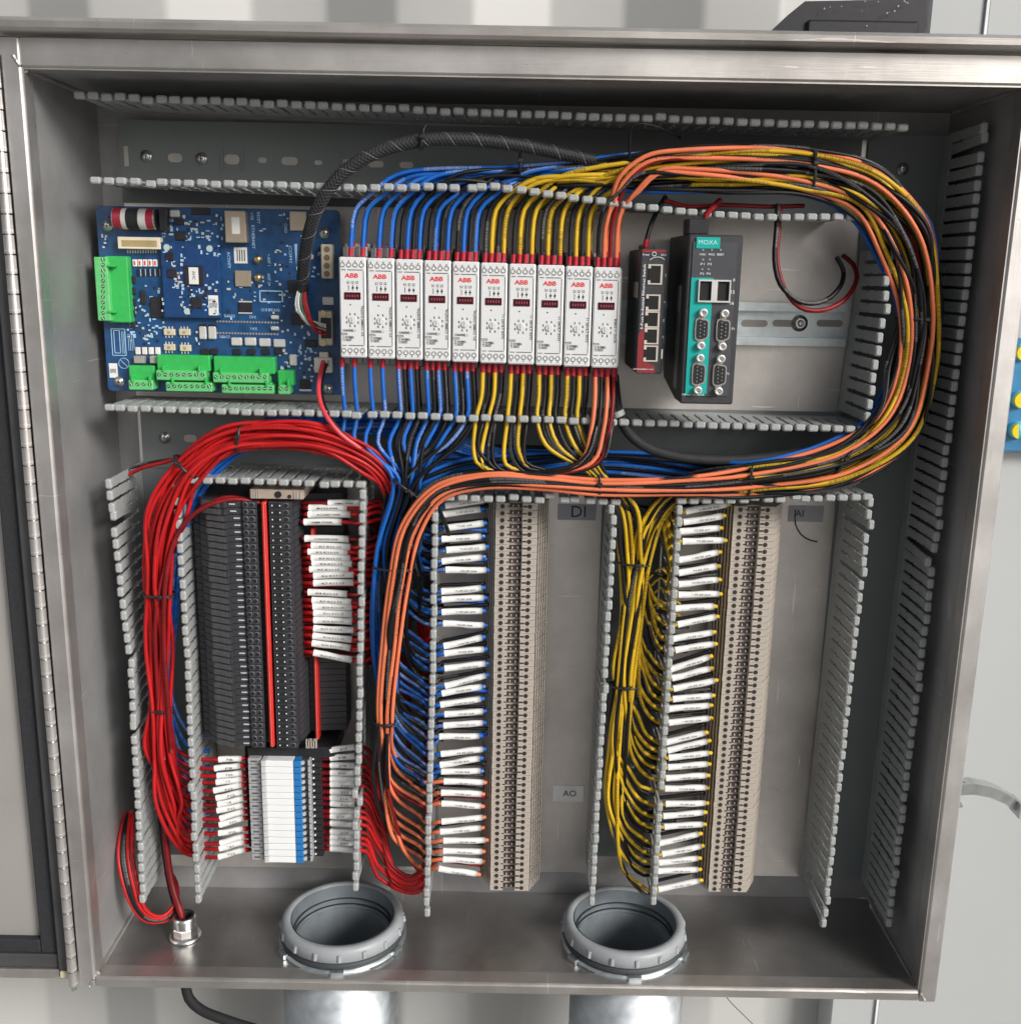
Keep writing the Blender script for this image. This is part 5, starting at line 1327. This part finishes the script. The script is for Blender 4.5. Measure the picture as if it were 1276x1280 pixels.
single([(408, 455, .092), (402, 474, .080), (402, 494, .064), (412, 520, .050), (432, 545, .046), (460, 566, .05), (484, 588, .06)], 'black power wire beside the red one below the board', BLKW, .0016)
# braided loom and its fanned cores
bl = [(378, 352, .082), (381, 320, .066), (388, 285, .050), (402, 250, .040), (430, 215, .036), (470, 190, .036), (528, 175, .038), (590, 174, .042), (650, 181, .050), (710, 193, .058), (770, 206, .066)]
bp = spline(pq(bl), .005)
rt = thing('braided_loom', 'black braided cable loom arching from the board over the blue wires', 'cable loom', Vector(bp[0]))
MB().tube(bp, .0050, 14, flat=.9).build('inner_jacket', mat('braid_black', (.016, .016, .018), .6, 0, .3, 400), rt)
P_ = np.array(bp); T_ = np.gradient(P_, axis=0); T_ /= np.linalg.norm(T_, axis=1)[:, None]
a_r = .00042
a = MB()
S_ = np.concatenate([[0], np.cumsum(np.linalg.norm(np.diff(P_, axis=0), axis=1))])
ss = np.arange(0, S_[-1], .0016)
PI_ = np.stack([np.interp(ss, S_, P_[:, j]) for j in range(3)], 1); TI_ = np.gradient(PI_, axis=0); TI_ /= np.linalg.norm(TI_, axis=1)[:, None]
U_ = np.array([0, 1., 0]) - TI_ * (TI_ @ np.array([0, 1., 0]))[:, None]; U_ /= np.linalg.norm(U_, axis=1)[:, None]; W_ = np.cross(TI_, U_)
for dr_ in (1, -1):
    for k in range(7):
        ph = ss / .022 * 2 * np.pi * dr_ + k * 2 * np.pi / 7
        pp = PI_ + .0051 * (np.cos(ph)[:, None] * U_ * .9 + np.sin(ph)[:, None] * W_)
        a.tube(pp, a_r, 4, mi=1 if (k == 2 and dr_ > 0) else 0)
stuff(a.build('braid', [mat('braid_strand', (.028, .028, .032), .5), mat('braid_tracer', (.16, .16, .17), .5)], rt))
a = MB().tube(spline(pq([(379, 346, .084), (379, 357, .086), (378, 366, .088)])), .0052, 12); a.build('shrink_end', BLK, rt)
for mt_, dx, ex in ((WHTW, -4, 0), (WHTW, -2, 3), (GRNW, 0, 5), (REDW, 2, 8), (DREDW, 3, 4), (GREYW, -3, 6), (REDW, 4, 12)):
    single([(378 + dx, 360, .086), (376 + dx * 1.4, 372, .082), (378 + dx * 1.8, 388, .080), (388 + dx, 399 + ex, .082), (399, 404 + ex, .086), (407, 406 + ex, .090)], {id(WHTW): 'thin white core', id(GRNW): 'thin green core', id(REDW): 'thin red core', id(DREDW): 'thin dark red core', id(GREYW): 'thin grey core'}[id(mt_)] + ' between the braided loom and the board serial port', mt_, .0010, group='thin cores fanned out of the braided loom')
# heavy black cable beneath the switch
single([(767, 470, .095), (769, 492, .080), (774, 518, .058), (786, 542, .050), (810, 560, .050), (850, 571, .052), (900, 575, .056), (960, 572, .062), (1020, 562, .068), (1075, 545, .074)], 'thick black cable curving under the network switch', BLKR, .0047, name='cable', cat='cable')
c = Q(772, 517, .056); MB_ = MB().rod(c + Vector((-.001, 0, .0022)), c + Vector((.001, 0, -.0022)), .0062, 12)
tag(MB_.build('cable_clip', DUCT), 'pale clip on the thick black cable at the finger tips', 'clip')
# loose red and black pair by the right duct
single([(972, 255, .060), (970, 290, .055), (968, 325, .052), (975, 355, .050), (1000, 377, .055), (1030, 376, .065), (1050, 358, .075), (1054, 338, .088), (1046, 322, .100)], 'loose black wire curled in front of the bare rail', BLKW, .0021)
single([(975, 255, .062), (973, 290, .058), (971, 325, .056), (980, 360, .054), (1000, 384, .058), (1030, 387, .066), (1058, 372, .075), (1071, 347, .086), (1066, 330, .096), (1053, 319, .104)], 'loose dark red wire curled in front of the bare rail', DREDW, .0021)
single([(832, 245, .070), (822, 262, .066), (812, 285, .060), (807, 305, .058)], 'dark wire feeding the top of the network switch', BLKW, .0020, ferr=[(Q(808, 299, .058), Q(807, 309, .058))])
single([(900, 250, .062), (888, 262, .050), (882, 270, .040), (880, 282, .036)], 'short red wire feeding the top of the serial server', DREDW, .0024)
single([(1005, 257, .066), (960, 258, .064), (905, 256, .062), (860, 258, .064), (830, 250, .066)], 'dark red wire lying along the fingers above the serial server', DREDW, .0018)
single([(787, 206, .050), (787, 180, .046), (790, 158, .044), (806, 154, .046), (832, 162, .060), (850, 172, .085)], 'thin black tie tail curling at the top duct', BLKW, .0011, name='tie_tail', cat='cable tie')
single([(994, 637, .112), (994, 655, .108), (1001, 668, .106), (1012, 675, .108), (1021, 677, .112)], 'thin black stray wire beside the label AI', BLKW, .0007)
single([(1078, 285, .085), (1092, 295, .085), (1100, 312, .09)], 'short blue wire at the corner of the upper right duct', BLUEW, .0018)
# short yellow stubs where the black web fans out
for n_, y in enumerate((716, 728, 741, 756)):
    single([(797, 742 + n_ * 3, .080), (812, y + 6, .078), (826, y - 6, .076), (838, y + 6, .076), (850, y + 14, .080)], 'yellow wire kinked over the duct wall in the upper fan', YELW, .0012, group='kinked yellow wires in the upper fan')

# ---- cable ties round the bundles
def tie(px, py, Y, ang, R_, label, tail=True, rf=.8):
    c = Q(px, py, Y); t_ = Vector((math.cos(math.radians(ang)), 0, math.sin(math.radians(ang))))  # across the bundle
    n_ = 22; a = MB(); pts = [c + t_ * (R_ * math.cos(k * 2 * math.pi / n_)) + Vector((0, 1, 0)) * (R_ * rf * math.sin(k * 2 * math.pi / n_)) for k in range(n_ + 1)]
    a.tube(pts, .0011, 6, flat=1.3)
    hd = c + t_ * (R_ * .3) + Vector((0, -R_ * rf, 0)); a.cbox(hd.x - .0022, hd.x + .0022, hd.y - .0026, hd.y, hd.z - .0016, hd.z + .0016, .0004)
    if tail: a.tube(spline([hd, hd + t_ * .004 + Vector((0, -.002, .0)), hd + t_ * .010 + Vector((.001, .002, -.001))]), .0007, 5)
    tag(a.build('cable_tie', BLK), label, 'cable tie', 'black cable ties')
tie(1013, 214, .049, 92, .0178, 'black cable tie round the loop above the serial server')
tie(1144, 398, .058, 0, .0162, 'black cable tie round the loop beside the right duct fingers')
tie(1046, 577, .050, 60, .0200, 'black cable tie round the loop at the lower right bend')
tie(935, 599, .047, 90, .0140, 'black cable tie above the right end of the lower fingers')
tie(749, 607, .040, 95, .0078, 'black cable tie on the orange wires over the label DI')
tie(300, 549, .049, 80, .0130, 'black cable tie on the red arc under the circuit board')
tie(233, 583, .050, 135, .0135, 'black cable tie where the red arc turns down')
tie(199, 742, .056, 0, .0135, 'black cable tie halfway down the red bundle')
tie(201, 886, .058, 0, .0100, 'black cable tie low on the red bundle')
tie(506, 606, .056, -35, .0150, 'black cable tie at the neck of the blue fan')
tie(492, 709, .058, 0, .0180, 'black cable tie below the neck on blue and orange wires', rf=.6)
tie(481, 903, .051, 0, .0090, 'black cable tie low on the orange wires')
tie(790, 703, .069, 0, .0125, 'black cable tie on the yellow bundle near the top')
tie(776, 856, .071, 0, .0110, 'black cable tie on the yellow bundle at mid height')
tie(528, 175, .038, 80, .0078, 'small black tie on the braided loom')
tie(650, 205, .062, 90, .0080, 'black tie where the blue wires meet the braided loom')

# ================================================================== conduit hubs, pipes, gland
def hub(px, py, label, plabel):
    q_ = Q(px, py, .062); X = q_.x; Yc = .069; z0 = -HZ
    h = thing('conduit_hub', label, 'conduit fitting', (X, Yc, z0), 'conduit hubs on the cabinet floor')
    R_ = .0575
    MB().lathe((X, Yc, z0), [(R_ * .86, .012), (R_ * .86, .022), (R_ * .89, .0245), (R_ * .97, .0245), (R_ * 1.02, .022), (R_ * 1.045, .012), (R_ * 1.0, .0105), (R_ * .86, .0105)], 64).build('locknut_ring', HUBG, h)
    a = MB()
    for k in range(16):
        t_ = 2 * math.pi * k / 16 + .1; c_, s_ = math.cos(t_), math.sin(t_)
        a.rod((X + c_ * R_ * 1.035, Yc + s_ * R_ * 1.035, z0 + .013), (X + c_ * R_ * 1.015, Yc + s_ * R_ * 1.015, z0 + .0195), .0022, 8)
    a.build('grip_rib', HUBG, h)
    MB().lathe((X, Yc, z0), [(R_ * .8, .004), (R_ * 1.03, .004), (R_ * 1.05, .0075), (R_ * 1.02, .0103), (R_ * .8, .0103)], 56).build('rubber_seal', mat('seal_dark', (.04, .045, .05), .6), h)
    a = MB().lathe((X, Yc, z0), [(R_ * .8, .0004), (R_ * 1.075, .0004), (R_ * 1.075, .0034), (R_ * .8, .0038)], 56)
    for k in range(6):
        t_ = 2 * math.pi * k / 6 - 1.5; c_, s_ = math.cos(t_), math.sin(t_)
        a._add([(X + c_ * R_ * r_ - s_ * w_, Yc + s_ * R_ * r_ + c_ * w_, z0 + zz) for r_ in (1.04, 1.12) for w_ in (-.006, .006) for zz in (.0005, .0052)], [(0, 1, 3, 2), (4, 6, 7, 5), (0, 4, 5, 1), (2, 3, 7, 6), (0, 2, 6, 4), (1, 5, 7, 3)])
    a.build('steel_locknut', ZINC, h)
    MB().lathe((X, Yc, z0), [(R_ * .856, .0235), (R_ * .85, .020), (R_ * .845, .004), (R_ * .80, -.002), (R_ * .79, -.16)], 48).build('bore', mat('bore_grey', (.17, .195, .215), .5, .2, .2, 30), h)
    # the pipe below the cabinet
    xa, xb = Q(px - 71, 1262, .07).x, Q(px + 71, 1262, .07).x; r_ = (xb - xa) / 2 * .98
    c_ = thing('conduit_pipe', plabel, 'conduit', ((xa + xb) / 2, Yc, z0 - .02), 'galvanised pipes under the cabinet')
    MB().lathe(((xa + xb) / 2, Yc, z0), [(r_ * .985, -.0025), (r_, -.0025), (r_ * 1.0, -.5), (r_ * .9, -.5)], 56).build('pipe', SPANG, c_)
    MB().lathe(((xa + xb) / 2, Yc, z0), [(r_ * .99, -.0030), (r_ * 1.05, -.0030), (r_ * 1.05, -.008), (r_, -.010)], 56).build('pipe_collar', ZINC, c_)
hub(427, 1150, 'grey ribbed conduit hub on the floor, left of the two', 'galvanised pipe leaving the cabinet below the left hub')
hub(781, 1160, 'grey ribbed conduit hub on the floor, right of the two', 'galvanised pipe leaving the cabinet below the right hub')
q_ = Q(230, 1155, .060); X, Yc, z0 = q_.x, .062, -HZ
gl = thing('cable_gland', 'small shiny steel gland on the floor with a red lead entering', 'cable gland', (X, Yc, z0))
MB().lathe((X, Yc, z0), [(.006, .0003), (.0158, .0003), (.0150, .003), (.0125, .0042), (.010, .005)], 30).build('flange_washer', CHROME, gl)
a = MB().lathe((X, Yc, z0), [(.0120, .004), (.0120, .012), (.0112, .013), (.008, .013)], 8, sm=False); a.build('hex_nut', CHROME, gl)
MB().lathe((X, Yc, z0), [(.0108, .012), (.0110, .021), (.0100, .024), (.0078, .024), (.0075, .004)], 26).build('gland_body', CHROME, gl)
MB().lathe((X, Yc, z0), [(.0098, .0242), (.0078, .0248), (.0070, .022), (.0070, .002)], 24).build('rubber_bush', BLKR, gl)
single([(232, 1232, .060), (236, 1248, .055), (250, 1262, .050), (278, 1274, .045), (330, 1290, .04), (420, 1310, .03)], 'thick black cable sagging below the cabinet at the left', BLKR, .0052, name='cable', cat='cable')
single([(900, 1236, .10), (912, 1252, .10), (930, 1270, .11), (950, 1290, .12)], 'hair thin black wire dangling under the cabinet', BLKW, .0004)
# black housing on top of the cabinet
hb = thing('roof_housing', 'black moulded plastic housing sitting on top of the cabinet', 'plastic housing', (Q(1070, 30, .08).x, .10, HZ + .012))
def T2(px, py, Y): q_ = Q(px, py, Y); return (q_.x, q_.z)
Yh = .060
pts = [T2(962, 48, Yh), T2(1150, 52, Yh), T2(1158, 30, Yh), T2(1158, -2, Yh), T2(1006, 1, Yh), T2(985, 18, Yh), T2(965, 38, Yh)]
MB().slab(pts, Yh, .150).build('housing_shell', mat('housing_black', (.010, .010, .015), .5, 0, .3, 200), hb)
a = MB().cbox(T2(1010, 0, Yh)[0], T2(1150, 0, Yh)[0], Yh - .004, Yh - .0002, T2(0, 40, Yh)[1], T2(0, 6, Yh)[1], .002); a.build('front_cover', mat('housing_black', (.022, .022, .03), .5), hb)
a = MB(); rr_ = random.Random(9)
for k in range(14):
    x_, z_ = T2(rr_.uniform(1015, 1145), rr_.uniform(2, 36), Yh); a.rod((x_, Yh - .0042, z_), (x_, Yh - .0046, z_), rr_.uniform(.0003, .0009), 6)
stuff(a.build('dust_speck', GREYW, hb))
# blue blister card at the right edge
YB = .150
x0_, z1_ = T2(1255, 470, YB); x1_, z0_ = T2(1330, 566, YB); _, zt_ = T2(1262, 422, YB)
bc = thing('blister_card', 'blue blister card with yellow and cyan domes on the wall at right', 'blister card', ((x0_ + x1_) / 2, YB, z0_))
MB().cbox(x0_, x1_, YB, YB + .004, z0_, zt_, .002).build('card', BLUECARD, bc)
for px, py in ((1273, 499), (1270, 537), (1276, 440), (1300, 499), (1298, 537)):
    x_, z_ = T2(px, py, YB)
    a = MB().lathe((x_, YB, z_), [(.0085, 0), (.0085, -.003), (.0070, -.006), (.004, -.0075), (0, -.008)], 20, ax='y'); a.build('dome', CYAN, bc)
    a = MB().slab([(x_ + .0075 * math.cos(t_), z_ + .0075 * math.sin(t_)) for t_ in np.linspace(1.9, 4.6, 12)], YB - .0088, YB - .003); a.build('yellow_insert', YELP, bc)
print('objects', len(bpy.data.objects))
